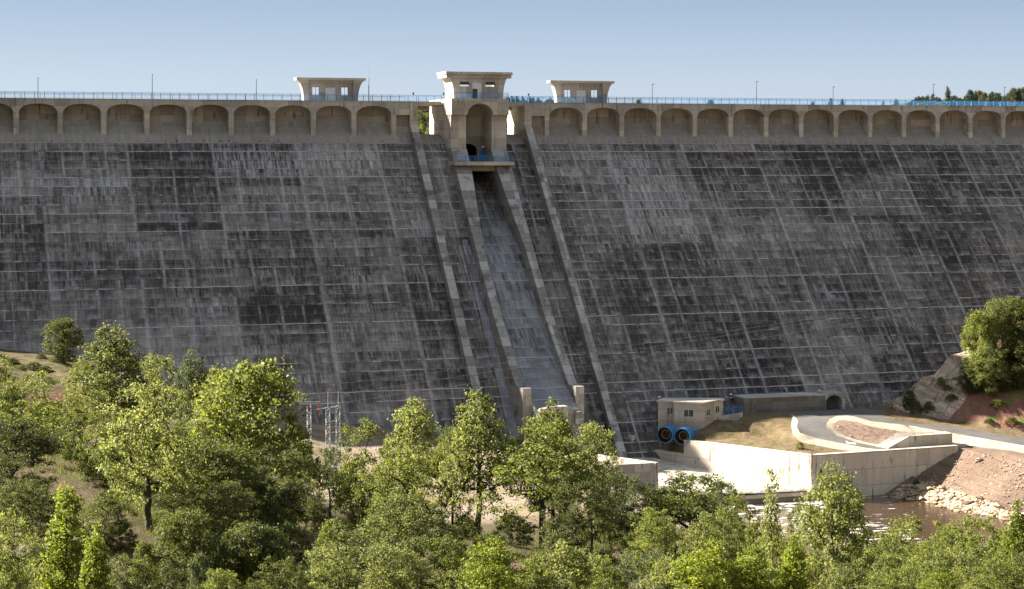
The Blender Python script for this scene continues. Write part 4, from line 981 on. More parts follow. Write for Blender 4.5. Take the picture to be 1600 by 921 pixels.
# toe wall, service door and lights
tw = thing('toe_wall', 'long low grey concrete wall at the foot of the dam beside the road', 'wall', (151, 317, -44))
b = MB(); b.box(143.9, 159.3, 317.0, 322.5, -48, -41.6); b.build('wall_body', M['toewall'], tw)
b = MB(); b.box(143.8, 159.35, 316.85, 322.5, -41.6, -41.42); b.build('coping', M['crest'], tw)
pt = thing('service_portal', 'dark arched service doorway with a blue door at the foot of the dam', 'doorway', (161.2, 317.5, -44))
arc = [(161.15+1.55*math.cos(a), -43.0+1.35*math.sin(a)) for a in [math.pi*k/12 for k in range(13)]]
prof = [(159.32, -45), (159.32, -41.3), (163.3, -41.3), (163.3, -45), (162.7, -45)] + arc + [(159.6, -45)]
b = MB(); b.prism_y(prof, 317.3, 322.8); b.build('portal_surround', M['crest'], pt)
b = MB(); b.box(159.55, 162.75, 320.6, 320.7, -45, -41.6); b.build('portal_void', M['black'], pt)
b = MB(); b.box(160.9, 162.3, 320.3, 320.42, -44.3, -42.2); b.build('door', M['blue'], pt)
for u, v, lb in ((1030, 620.5, 'small white lamp on the dam face behind the valve house roof'), (1142, 616.3, 'small white lamp at the left end of the toe wall cable'), (1280, 610.5, 'small white lamp beside the arched service doorway')):
    d = ray(u, v); k = (362-.9*3.6-.35)/(d[1]-.9*d[2]); P = (d[0]*k, d[1]*k, d[2]*k)
    t = thing('wall_lamp', lb, 'lamp', P); b = MB(); b.box(P[0]-.18, P[0]+.18, P[1]-.15, P[1]+.12, P[2]-.15, P[2]+.15); b.build('lamp_cover', M['whitelamp'], t)
    b = MB(); b.tube([(P[0], P[1], P[2]-.15), (P[0], P[1]+.25, P[2]-.5)], .03, 5); b.build('bracket', M['steel'], t)
P0 = ondep(1030, 620.6, 358); 
b = MB(); pp = []
for u, v in ((1030, 621), (1085, 618.5), (1142, 617), (1210, 614.2), (1280, 611.5)):
    d = ray(u, v); k = (362-.9*3.6-.25)/(d[1]-.9*d[2]); pp.append((d[0]*k, d[1]*k, d[2]*k))
b.tube(pp, .045, 5); tag(b.build('cable', M['blue']), 'thin blue pipe running along the dam foot above the toe wall', 'pipe')
# lamp in the tower niche
t = thing('niche_lamp', 'white round lamp on a bracket over the service platform', 'lamp', (110.6, 360.9, 1.6))
b = MB(); b.box(110.5, 110.9, 360.6, 361.0, 1.45, 1.75); b.build('lamp_cover', M['whitelamp'], t); b = MB(); b.tube([(110.7, 361, 1.6), (111.25, 361.4, 1.5)], .04, 5); b.build('bracket', M['darksteel'], t)

# outlet basin block in front of the spillway
ob = thing('outlet_block', 'pale concrete block with blue handrails in front of the spillway outlet', 'basin wall', (106, 303, -47))
p0, p1 = onz(820, 671.5, -44.2)[:2], onz(868, 669.5, -44.2)[:2]
b = MB(); b.prism_z([p0, p1, (p1[0]+.3, p1[1]+1.2), (p0[0]+.3, p0[1]+1.2)], -50, -44.2); b.build('block', M['newwall'], ob, bevel=.03)
p0, p1 = onz(872, 699, -47), onz(905, 697, -47); 
railing('guard_rail', 'small blue handrail half hidden by the oak in front of the spillway', p0[0], p1[0], p0[1], -47.0, h=1.15, pitch=1.2, y2=p1[1])
b = MB(); b.prism_z([(p0[0]-.2, p0[1]-.1), (p1[0]+.2, p1[1]-.1), (p1[0]+.2, p1[1]+.4), (p0[0]-.2, p0[1]+.4)], -52, -47.0); tag(b.build('sill_wall', M['newwall']), 'concrete sill carrying the small blue handrail below the spillway', 'wall')

# ------------------------------------------------------------------ substation
def lattice(b, x, y, z0, z1, w=.55, w2=None, st=.8):
    w2 = w if w2 is None else w2; r = .035
    def cr(z): t = (z-z0)/(z1-z0); ww = (w+(w2-w)*t)/2; return [(x-ww, y-ww, z), (x+ww, y-ww, z), (x+ww, y+ww, z), (x-ww, y+ww, z)]
    for k in range(4): b.tube([cr(z0)[k], cr(z1)[k]], r*1.3, 4)
    n = int((z1-z0)/st)
    for i in range(n):
        A, B = cr(z0+(z1-z0)*i/n), cr(z0+(z1-z0)*(i+1)/n)
        for k in range(4):
            b.tube([A[k], B[(k+1) % 4]] if i % 2 else [A[(k+1) % 4], B[k]], r*.8, 4, False); b.tube([B[k], B[(k+1) % 4]], r*.8, 4, False)
D_ = 292
def SP(u, v, D=D_): return Vector(ondep(u, v, D))
pT = SP(483, 632); g0 = -47.2
t = thing('lattice_pole', 'grey lattice pole with crossarm and orange insulators left in the substation', 'pole', (pT.x, pT.y, g0))
b = MB(); lattice(b, pT.x, pT.y, g0, pT.z, .62, .5); b.build('lattice_mast', M['steel'], t)
R_ = Vector((CT, -ST, 0))
b = MB(); b.tube([pT-R_*1.7+Vector((0, 0, .35)), pT+R_*1.6+Vector((0, 0, .35))], .07, 5); b.tube([pT-R_*1.7+Vector((0, 0, .1)), pT+R_*1.6+Vector((0, 0, .1))], .05, 5); b.tube([pT-R_*1.5+Vector((0, 0, .3)), pT-R_*1.5+Vector((0, 0, 1.3))], .04, 4); b.build('crossarm', M['steel'], t)
for o in (-1.55, -.2, 1.2):
    b = MB(); q = pT+R_*o+Vector((0, 0, .1)); b.tube([q, q+Vector((.05, 0, -.35)), q+Vector((.25, -.1, -.75))], [.1, .12, .06], 6); b.build('insulator', M['orange'], t)
qa, qb = SP(512.5, 637), SP(528.5, 634.5)
t = thing('lattice_portal', 'grey lattice portal of two columns with lightning rods in the substation', 'pole', (qa.x, qa.y, g0))
for q, vt in ((qa, 612), (qb, 611)):
    b = MB(); lattice(b, q.x, q.y, g0, q.z, .6, .52); b.build('lattice_mast', M['steel'], t)
    b = MB(); tz = -(vt-243)/3162*D_; b.tube([(q.x, q.y, q.z), (q.x, q.y, tz)], [.06, .04], 5); b.build('lightning_rod', M['steel'], t)
b = MB(); b.tube([qa-R_*1.8+Vector((0, 0, -.3)), qb+R_*.4+Vector((0, 0, 0))], .1, 5); b.build('top_beam', M['steel'], t)
for dz in (-2.1, -2.9, -3.7, -5.2):
    b = MB(); b.tube([qa-R_*.4+Vector((0, 0, dz)), qb+R_*.3+Vector((0, 0, dz))], .06, 5); b.build('cross_beam', M['steel'], t)
b = MB(); q = pT+R_*1.2+Vector((.25, -.1, -.65)); e = qa-R_*1.2+Vector((0, 0, -.25))
b.tube([q+(e-q)*k/8+Vector((0, 0, -1.1*math.sin(math.pi*k/8))) for k in range(9)], .04, 5); tag(b.build('jumper_cable', M['orange']), 'sagging orange cable between the two substation poles', 'cable')
fe = thing('yard_fence', 'pale metal gate and fence posts at the substation yard', 'fence', tuple(onz(520, 766, -47.0)))
for i, u in enumerate((500, 512, 524, 533, 541)):
    q = onz(u, 766-(i == 4)*3, -47.0); b = MB(); b.tube([(q[0], q[1], -47.6), (q[0], q[1], -44.4)], .06, 5); b.build('post', M['steel'], fe)
q, e = onz(500, 766, -47), onz(541, 763, -47)
for z_ in (-44.5, -46.9): b = MB(); b.tube([(q[0], q[1], z_), (e[0], e[1], z_)], .04, 4); b.build('rail', M['steel'], fe)
q = onz(506, 760, -47.1); kb = thing('equipment_cabinet', 'beige equipment cabinet behind the substation fence', 'cabinet', q)
b = MB(); b.box(q[0]-.3, q[0]+1.4, q[1], q[1]+1.2, -47.6, -44.6); b.build('cabinet_body', simple('beige_paint', (.5, .38, .24), .6), kb, bevel=.04); b = MB(); b.box(q[0]-.4, q[0]+1.5, q[1]-.1, q[1]+1.3, -44.6, -44.45); b.build('cabinet_roof', M['steel'], kb)
b = MB(); b.box(q[0]+.1, q[0]+1.0, q[1]-.04, q[1]-.003, -47.0, -44.9); b.build('cabinet_door', M['frame'], kb)
yb = onz(470, 768, -47.1); b = MB(); b.prism_z([onz(455, 768, -47.1)[:2], onz(548, 768, -47.1)[:2], onz(540, 757, -47.1)[:2], onz(455, 757, -47.1)[:2]], -48, -46.98); tag(b.build('yard_slab', M['newwall']), kind='structure')

# power lines strung across the valley
for i, ((u0, v0), mid, (u1, v1), lb) in enumerate((((505, 603), (900, 555), (1700, 425), 'topmost overhead wire crossing in front of the dam'), ((480, 624), (900, 566), (1700, 436), 'middle overhead wire crossing in front of the dam'), ((500, 634), (900, 578), (1700, 441), 'lowest overhead wire crossing in front of the dam'))):
    A = Vector(ondep(u0, v0, 292)); B = Vector(ondep(u1, v1, 330)); pts_ = []
    Mx = Vector(ondep(mid[0], mid[1], 300))
    for k in range(25):
        t_ = k/24; P = A.lerp(B, t_); tm = .31
        base = A.lerp(B, tm); sag = (base.z-Mx.z)/(4*tm*(1-tm)); P.z -= sag*4*t_*(1-t_); pts_.append(P)
    b = MB(); b.tube(pts_, .010, 4); tag(b.build('power_line', M['wire']), lb, 'power line', 'power lines across the dam face')
# =================================================================== VEGETATION
def leaf_mat(name, c1, c2, tr=(.16, .22, .03), trf=.45):
    m = NT(name); p, x, y, z = m.pos(); g = m.n('ShaderNodeNewGeometry'); oi = m.n('ShaderNodeObjectInfo')
    f = m.add(m.mul(g.outputs['Random Per Island'], .6), m.mul(m.noise(p, .55, 2), .6)); f = m.add(f, m.mul(m.sub(oi.outputs['Random'], .5), .35))
    c = m.mix(m.lin(f, .2, .95), (*c1, 1), (*c2, 1))
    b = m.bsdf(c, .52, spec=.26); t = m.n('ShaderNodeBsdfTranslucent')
    tc_ = m.mix(1.0, c, (tr[0]/max(c2[0], .01), tr[1]/max(c2[1], .01), tr[2]/max(c2[2], .01), 1), 'MULTIPLY'); m.inp(t.inputs[0], tc_)
    mx = m.n('ShaderNodeMixShader'); mx.inputs[0].default_value = trf; m.t.links.new(b.outputs[0], mx.inputs[1]); m.t.links.new(t.outputs[0], mx.inputs[2])
    m.t.links.new(mx.outputs[0], m.out.inputs[0]); return m.m
LM = {'mid': leaf_mat('oak_leaves', (.036, .046, .010), (.205, .225, .058), (.40, .44, .068)),
      'light': leaf_mat('light_green_leaves', (.040, .050, .013), (.235, .25, .085), (.44, .47, .10)),
      'lime': leaf_mat('yellow_green_leaves', (.070, .095, .012), (.21, .24, .035), (.42, .47, .045), .48),
      'dark': leaf_mat('dark_and_shaded_leaves', (.022, .031, .008), (.115, .128, .032), (.23, .245, .04), .38),  # also puts the big tree's shade into the crowns of the hollow
      'grey': leaf_mat('grey_green_leaves', (.055, .070, .028), (.15, .165, .070), (.24, .27, .08), .38),
      'olive': leaf_mat('olive_leaves', (.06, .065, .02), (.13, .13, .045), (.18, .18, .05), .35),
      'pine': leaf_mat('pine_needles', (.030, .050, .018), (.075, .100, .040), (.08, .11, .04), .2)}
bark = simple('dark_bark', (.062, .048, .036), .9, 0, .35, 3.0, .15)

def make_tree(kind, seed, lod=1.0):
    """unit: metres, nominal height 10; returns (trunk mesh, crown mesh)"""
    r = np.random.RandomState(seed); H = 10.0; prm = dict(
        oak=dict(n=150, w=4.3, b=.17, top=1.0, sp=.66, leaf=.20, nl=92, rc=.56, lean=.5),
        upright=dict(n=125, w=2.7, b=.08, top=1.0, sp=.56, leaf=.19, nl=84, rc=.50, lean=.3),
        poplar=dict(n=120, w=1.6, b=.04, top=1.0, sp=.46, leaf=.20, nl=80, rc=.45, lean=.1),
        sapling=dict(n=46, w=1.0, b=.30, top=1.0, sp=.5, leaf=.20, nl=56, rc=.42, lean=.2),
        dense=dict(n=230, w=4.2, b=.02, top=1.0, sp=.60, leaf=.24, nl=84, rc=.72, lean=.2),
        shrub=dict(n=130, w=6.0, b=.0, top=1.0, sp=.75, leaf=.40, nl=80, rc=.95, lean=.1),
        pine=dict(n=70, w=3.0, b=.16, top=1.0, sp=.8, leaf=.55, nl=34, rc=.85, lean=.1))[kind]
    cs = []; tries = 0; off = r.rand(3)*50
    lobes = []
    for k in range(7):        # a handful of main lobes give the uneven outline
        a = r.rand()*2*math.pi; h = .28+.6*r.rand(); q = r.rand()**.5*.62
        lobes.append((math.cos(a)*prm['w']*q, math.sin(a)*prm['w']*q, H*h, prm['w']*(.36+.26*r.rand()), H*(.10+.10*r.rand())))
    lobes.append(((r.rand()-.5)*prm['lean'], (r.rand()-.5)*prm['lean'], H*.86, prm['w']*.33, H*.13))
    lobes.append((0, 0, H*.55, prm['w']*.55, H*.24))
    while len(cs) < prm['n'] and tries < 30000:
        tries += 1
        h = r.rand(); z = H*(prm['b']+(1-prm['b'])*h)
        if kind in ('oak', 'dense'): env = prm['w']*(math.sin(math.pi*min(1, max(0, .10+.86*h)))**.6)
        elif kind == 'shrub': env = prm['w']*math.sqrt(max(0, 1-h*h*.95))
        elif kind == 'pine': env = prm['w']*(1-h)**.7*.9+.15
        elif kind == 'upright': env = prm['w']*min(1, h*2.2+.35)*max(0, 1-h**2.6)**.7+.15
        else: env = prm['w']*(min(1, h*4+.25))*(1-h**1.8)**.9+.12
        a = r.rand()*2*math.pi; q = r.rand()**.42; x, y = math.cos(a)*env*q, math.sin(a)*env*q
        nz = mnoise.noise((x*.35+off[0], y*.35+off[1], z*.3+off[2]))
        if kind in ('oak', 'dense', 'upright'):
            ins = any(((x-l[0])/l[3])**2+((y-l[1])/l[3])**2+((z-l[2])/l[4])**2 < 1 for l in lobes)
            if not ins and r.rand() > (.10 if kind != 'dense' else .3): continue
        if nz < -.14 and kind != 'shrub': continue
        p = np.array((x, y, z))
        if any(((p-c)**2).sum() < prm['sp']**2 for c in cs): continue
        cs.append(p)
    # skeleton: every clump joins the nearest lower node (pipe model radii)
    nodes = [np.array((0., 0., -.6)), np.array((0., 0., 0.))]; par = [-1, 0]; n_tr = 7
    ht = {'oak': .42, 'dense': .5, 'upright': .85, 'poplar': .93, 'sapling': .9, 'shrub': .1, 'pine': .93}[kind]
    lx, ly = (r.rand(2)-.5)*1.3*prm['lean']
    for k in range(1, n_tr+1):
        t = k/n_tr; nodes.append(np.array((lx*t+(r.rand()-.5)*.18, ly*t+(r.rand()-.5)*.18, H*ht*t))); par.append(len(nodes)-2)
    order = sorted(range(len(cs)), key=lambda i: np.linalg.norm(cs[i]-nodes[4]))
    endn = []
    for i in order:
        c = cs[i]; N = np.array(nodes[2:]); d = c-N; dist = np.linalg.norm(d, axis=1); cost = dist*(1+.9*np.maximum(0, -(d[:, 2])/(dist+1e-6)))+np.maximum(0, -d[:, 2])*.6
        j = int(np.argmin(cost))+2; a = nodes[j]; L = np.linalg.norm(c-a); last = j
        k = max(1, int(L/1.0)); 
        for s_ in range(1, k+1):
            t = s_/k; q = a+(c-a)*t; q = q+np.array((0, 0, -.10*L*math.sin(math.pi*t)))+(r.rand(3)-.5)*(.16 if s_ < k else .0)
            nodes.append(q); par.append(last); last = len(nodes)-1
        endn.append(last)
    cnt = np.zeros(len(nodes))
    for e in endn: cnt[e] += 1
    for i in range(len(nodes)-1, 0, -1): cnt[par[i]] += cnt[i]
    b = MB(); rad = lambda i: .016*math.sqrt(max(cnt[i], .5))*1.15
    ch = {}
    for i, p_ in enumerate(par): ch.setdefault(p_, []).append(i)
    seen = set()
    def chain(i):
        seq = [par[i]] if par[i] >= 0 else []; cur = i
        while True:
            seq.append(cur); kids = ch.get(cur, [])
            if not kids: break
            kids = sorted(kids, key=lambda k: -cnt[k])
            for o_ in kids[1:]: todo.append(o_)
            cur = kids[0]
        return seq
    todo = [1]
    while todo:
        i = todo.pop(); sq = chain(i)
        if cnt[sq[-1]] < 0: continue
        rr = [rad(k) for k in sq]
        if len(rr) > 1 and par[i] > 0: rr[0] = rr[1]
        if i == 1: rr[0] = rr[1]*1.35; rr[1] *= 1.2
        if len(sq) > 1: b.tube([nodes[k] for k in sq], rr, 6 if rr[0] > .08 else 4, False)
    tm = bpy.data.meshes.new('trunk'); tm.from_pydata(b.v, [], b.f); tm.materials.append(bark); tm.polygons.foreach_set('use_smooth', [True]*len(tm.polygons)); tm.update()
    # leaves
    V = []; nl = int(prm['nl']*lod)
    C = np.array(cs); n = len(C)*nl
    base = np.repeat(C, nl, axis=0); rc = np.repeat(prm['rc']*(.6+.75*r.rand(len(C))), nl)
    d = r.normal(size=(n, 3)); d /= np.linalg.norm(d, axis=1)[:, None]; q = r.rand(n)**.45
    pos_ = base+d*(rc*q)[:, None]*np.array((1.1, 1.1, .75))
    # twigs: part of the leaves string out beyond the clump
    tw = r.rand(n) < .12; pos_[tw] += d[tw]*(rc[tw]*.55)[:, None]
    pos_[:, 2] = np.maximum(pos_[:, 2], .15)
    nrm = r.normal(size=(n, 3))*.8+d*.7+np.array((0, 0, .55)); nrm /= np.linalg.norm(nrm, axis=1)[:, None]
    t1 = np.cross(nrm, r.normal(size=(n, 3))); t1 /= np.linalg.norm(t1, axis=1)[:, None]; t2 = np.cross(nrm, t1)
    L = (prm['leaf']*(.6+.8*r.rand(n)))[:, None]; Wd = L*.62
    P0 = pos_-t1*L*.5; P1 = pos_+t2*Wd*.5+nrm*L*.06; P2 = pos_+t1*L*.5; P3 = pos_-t2*Wd*.5+nrm*L*.06
    vv = np.stack([P0, P1, P2, P3], axis=1).reshape(-1, 3)
    cm_ = bpy.data.meshes.new('crown'); cm_.vertices.add(len(vv)); cm_.vertices.foreach_set('co', vv.ravel())
    cm_.loops.add(n*4); cm_.loops.foreach_set('vertex_index', np.arange(n*4)); cm_.polygons.add(n)
    cm_.polygons.foreach_set('loop_start', np.arange(n)*4); cm_.polygons.foreach_set('loop_total', np.full(n, 4)); cm_.materials.append(LM['mid']); cm_.update(calc_edges=True)
    return tm, cm_
LIB = {}
for kind, k in (('oak', 5), ('upright', 3), ('poplar', 2), ('sapling', 1), ('dense', 3), ('shrub', 3), ('pine', 3)):
    LIB[kind] = [make_tree(kind, 100+17*i+len(kind)) for i in range(k)]
WN = {'oak': 4.6, 'upright': 2.9, 'poplar': 1.8, 'sapling': 1.3, 'dense': 4.6, 'shrub': 6.6, 'pine': 3.2}
trng = random.Random(11)
def tree(name, kind, u, vtop, D, wpx, tone, label, cat='tree', group=None, var=None, lift=0.0, zb=None, rz=None):
    x, y, _ = ondep(u, 500, D); zb = ground_z(x, y) if zb is None else zb
    zt = -(vtop-VH)/FP*D; h = max(.8, zt-zb+lift); w = wpx/2*D/FP*(1.2 if kind in ('oak', 'upright', 'dense') and D < 260 else 1.0)
    w = min(w, h*(.70 if kind == 'oak' else .62)) if kind in ('oak', 'dense') and D < 400 else w
    if kind == 'shrub': w = min(w, h*1.0+.6); h = max(h, w*.7)
    t = thing(name, label, cat, (x, y, zb), trng.uniform(0, 6.28) if rz is None else rz, group)
    tm, cm_ = LIB[kind][trng.randrange(len(LIB[kind])) if var is None else var % len(LIB[kind])]
    o = bpy.data.objects.new('trunk', tm); col.objects.link(o); o.parent = t
    c = bpy.data.objects.new('crown', cm_); col.objects.link(c); c.parent = t
    c.material_slots[0].link = 'OBJECT'; c.material_slots[0].material = LM[tone]
    s_ = (w/WN[kind], w/WN[kind], h/10.0); o.scale = s_; c.scale = s_
    return t
T = tree
# far ledge and left slope
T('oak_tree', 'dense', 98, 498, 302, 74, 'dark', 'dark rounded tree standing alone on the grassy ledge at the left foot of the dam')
T('oak_tree', 'upright', 168, 506, 196, 118, 'light', 'tall loose light green tree rising highest of the left slope trees', var=0)
T('oak_tree', 'oak', 48, 582, 178, 150, 'mid', 'broad oak in front of the reddish bank under the left ledge', var=1)
T('oak_tree', 'oak', -8, 560, 190, 90, 'mid', 'oak cut off by the left edge of the view just below the ledge', var=2)
T('oak_tree', 'oak', 243, 556, 232, 90, 'light', 'pale green oak directly right of the tallest left tree against the dam', var=3)
T('oak_tree', 'upright', 300, 545, 228, 66, 'grey', 'grey green tree poking up behind the bright tree on the left slope', var=1)
T('oak_tree', 'oak', 232, 600, 128, 165, 'light', 'bright light green oak with a dark forked trunk in the middle of the left slope', var=0)
T('oak_tree', 'dense', 392, 570, 158, 185, 'mid', 'largest dark green tree on the left slope with deep shadow under its right side', var=0)
T('oak_tree', 'oak', 345, 578, 172, 120, 'mid', 'oak crowding the left shoulder of the largest dark tree', var=4)
T('oak_tree', 'oak', 140, 612, 168, 100, 'mid', 'small oak between the broad left oak and the tall light green tree', var=0)
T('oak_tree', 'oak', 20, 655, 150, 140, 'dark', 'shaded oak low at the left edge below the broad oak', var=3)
T('oak_tree', 'oak', 460, 668, 165, 90, 'dark', 'dark oak branch mass between the largest dark tree and the substation', var=2)
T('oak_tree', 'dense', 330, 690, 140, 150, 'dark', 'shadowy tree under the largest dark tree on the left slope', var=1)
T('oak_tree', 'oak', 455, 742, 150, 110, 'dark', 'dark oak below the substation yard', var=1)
# centre
T('oak_tree', 'oak', 572, 655, 172, 112, 'mid', 'oak just right of the substation lattice columns', var=1)
T('oak_tree', 'upright', 648, 622, 160, 100, 'light', 'tall oak with a thin leading shoot left of the centre trees', var=2)
T('oak_tree', 'oak', 622, 690, 146, 118, 'mid', 'spreading oak with a leaning dark trunk in the centre left', var=0)
T('oak_tree', 'upright', 748, 608, 152, 105, 'light', 'pointed tree left of the spillway foot with bare trunks below', var=0)
T('oak_tree', 'oak', 706, 668, 155, 70, 'mid', 'oak filling the gap between the thin shoot oak and the pointed tree', var=3)
T('oak_tree', 'oak', 848, 660, 150, 185, 'mid', 'large branching oak in front of the spillway outlet', var=2)
T('oak_tree', 'upright', 862, 622, 156, 84, 'mid', 'olive toned tree top covering the outlet vault', var=1)
T('oak_tree', 'oak', 925, 662, 152, 95, 'light', 'light green oak leaning right of the large branching oak', var=4)
T('oak_tree', 'oak', 905, 752, 140, 110, 'dark', 'darker oak below the light leaning oak', var=0)
T('oak_tree', 'oak', 985, 748, 156, 90, 'grey', 'small spreading oak under the grey end of the left channel wall', var=1)
T('oak_tree', 'oak', 1082, 742, 150, 150, 'mid', 'spreading oak with a dark forked trunk in front of the foaming channel', var=3)
T('oak_tree', 'oak', 1150, 770, 140, 100, 'mid', 'rounded oak right of the forked oak by the channel', var=2)
T('oak_tree', 'sapling', 1206, 726, 118, 40, 'light', 'slender single stemmed sapling in front of the channel wall corner')
T('oak_tree', 'upright', 1303, 722, 122, 118, 'light', 'conical tree right of the sapling in front of the wall corner', var=1, rz=1.0)
T('oak_tree', 'oak', 1255, 790, 126, 80, 'mid', 'leafy oak between the sapling and the conical tree', var=0)
T('oak_tree', 'oak', 1375, 850, 150, 95, 'dark', 'dark small oak at the near edge of the pool', var=4)
T('oak_tree', 'oak', 1435, 806, 138, 130, 'mid', 'oak in front of the brown pool right of the conical tree', var=1)
T('oak_tree', 'oak', 1530, 806, 134, 140, 'mid', 'oak with several upright dark stems in front of the riprap', var=2)
T('poplar_tree', 'poplar', 1590, 784, 100, 66, 'lime', 'yellow green young poplar at the right edge of the view', var=0)
T('oak_tree', 'oak', 1485, 860, 118, 130, 'light', 'light green oak low right in front of the several stemmed oak', var=3)
T('oak_tree', 'oak', 1400, 868, 112, 110, 'light', 'light green oak at the bottom right of the conical tree', var=0)
# front row
T('poplar_tree', 'poplar', 104, 748, 92, 90, 'lime', 'bright yellow green young poplar low on the left slope', var=1)
T('poplar_tree', 'poplar', 150, 820, 86, 70, 'lime', 'second smaller bright poplar right of the left young poplar', var=0)
T('oak_tree', 'oak', 8, 800, 88, 110, 'light', 'light green tree in the bottom left corner', var=4)
T('oak_tree', 'oak', 560, 812, 112, 180, 'light', 'broad light green oak at the bottom left of centre', var=1)
T('oak_tree', 'oak', 640, 768, 128, 150, 'light', 'oak right above the broad bottom oak in the centre', var=2)
T('oak_tree', 'oak', 690, 838, 112, 120, 'mid', 'oak at the bottom centre right of the broad bottom oak', var=3)
T('oak_tree', 'upright', 775, 842, 96, 115, 'lime', 'yellowish green young tree at the bottom centre', var=0)
T('oak_tree', 'upright', 880, 845, 96, 110, 'light', 'upright leafy tree at the bottom right of centre', var=2)
T('oak_tree', 'oak', 1010, 862, 104, 130, 'grey', 'pale green oak at the bottom below the small spreading oak', var=0)
T('poplar_tree', 'upright', 1100, 842, 92, 120, 'lime', 'bright yellow green tree at the bottom right of the pale bottom oak', var=1)
T('poplar_tree', 'upright', 1180, 855, 92, 90, 'lime', 'bright yellow green tree below the slender sapling', var=0)
T('poplar_tree', 'poplar', 1240, 838, 92, 70, 'lime', 'narrow yellow green shoot beside the conical tree', var=0)
T('oak_tree', 'upright', 1330, 880, 96, 90, 'light', 'light leafy young tree at the foot of the conical tree', var=2)
T('poplar_tree', 'upright', 1470, 886, 90, 80, 'lime', 'bright yellow green tree top at the bottom of the right side', var=2)
T('oak_tree', 'oak', 1560, 878, 96, 110, 'mid', 'oak top at the bottom right corner', var=4)
# right bank
for i, (u, v, w, D, tone, vr, lb) in enumerate(((1530, 488, 66, 351, 'mid', 0, 'leftmost of the dense trees on the right rocky spur'), (1556, 470, 62, 353, 'light', 1, 'pointed light green tree among the right spur trees'),
        (1585, 466, 74, 354, 'mid', 2, 'tallest dense tree of the right spur at the edge of the view'), (1545, 540, 70, 349, 'light', 1, 'lower bright green tree in front of the right spur trees'),
        (1590, 530, 80, 349, 'dark', 0, 'darker lower tree at the right edge of the spur'), (1625, 480, 80, 352, 'mid', 1, 'dense tree leaving the view on the right spur'), (1518, 560, 44, 350, 'dark', 2, 'small dark tree at the left foot of the spur trees'))):
    T('broadleaf_tree', 'dense', u, v, D, w, tone, lb, var=vr)
def S(u, vtop, D, wpx, tone, label, vr=None, h=None):
    x, y, _ = ondep(u, 500, D); zb = ground_z(x, y)
    t = tree('shrub', 'shrub', u, vtop, D, wpx, tone, label, cat='shrub', var=vr)
    return t
S(1421, 611, 351, 26, 'dark', 'dark rounded bush by the road end at the foot of the dam')
S(1432, 628, 349, 24, 'olive', 'low olive bush just below the dark rounded bush', 1)
S(1470, 590, 353, 16, 'light', 'bright green bush on the pale rock of the spur', 2)
S(1487, 618, 350, 22, 'mid', 'green bush lower down on the pale rock slab', 1)
S(1500, 598, 352, 14, 'mid', 'small green bush in a cleft of the spur rock', 0)
S(1575, 598, 349, 70, 'grey', 'grey green bush along the top of the red earth bank', 0)
S(1535, 606, 350, 40, 'grey', 'grey green bush at the left end of the red bank top', 2)
S(1580, 652, 342, 26, 'light', 'bright green patch of bush low on the red bank', 1)
S(70, 590, 292, 50, 'olive', 'olive bush on the red dirt under the dark lone tree', 1)
S(30, 583, 290, 36, 'mid', 'green bush on the ledge edge at the far left', 2)
S(992, 842, 140, 66, 'olive', 'rounded dark bush on the pink ground below the small spreading oak', 0)
S(1035, 858, 134, 44, 'dark', 'low dark bush right of the rounded bush at the bottom', 1)
S(940, 858, 130, 60, 'dark', 'low dark bush left of the rounded bush at the bottom', 2)
S(430, 800, 148, 80, 'olive', 'olive bush in the shade right of the left slope', 1)
S(500, 792, 168, 60, 'olive', 'olive bush on the slope just below the substation bank', 2)
S(395, 862, 112, 80, 'mid', 'green bush in the dark hollow at the bottom left', 0)
S(310, 868, 108, 60, 'grey', 'grey bush in the dark hollow left of the green bush', 1)
S(225, 850, 112, 60, 'mid', 'bush at the foot of the bright light green oak', 2)
S(45, 742, 150, 50, 'dark', 'dark bush left of the small grassy clearing', 0)
S(145, 702, 172, 60, 'olive', 'bush above the small grassy clearing on the left slope', 1)
S(180, 765, 140, 50, 'mid', 'bush right of the small grassy clearing', 2)
S(840, 868, 118, 70, 'dark', 'dark bush between the bottom centre trees', 1)
S(1130, 868, 128, 60, 'dark', 'dark bush on the slope between the bottom right trees', 0)
S(1340, 842, 165, 50, 'mid', 'bush on the near shore of the pool', 2)
S(1205, 820, 200, 60, 'mid', 'bush on the near shore below the foaming water', 1)
S(1555, 838, 200, 50, 'olive', 'bush by the dark rocks on the right near shore', 0)
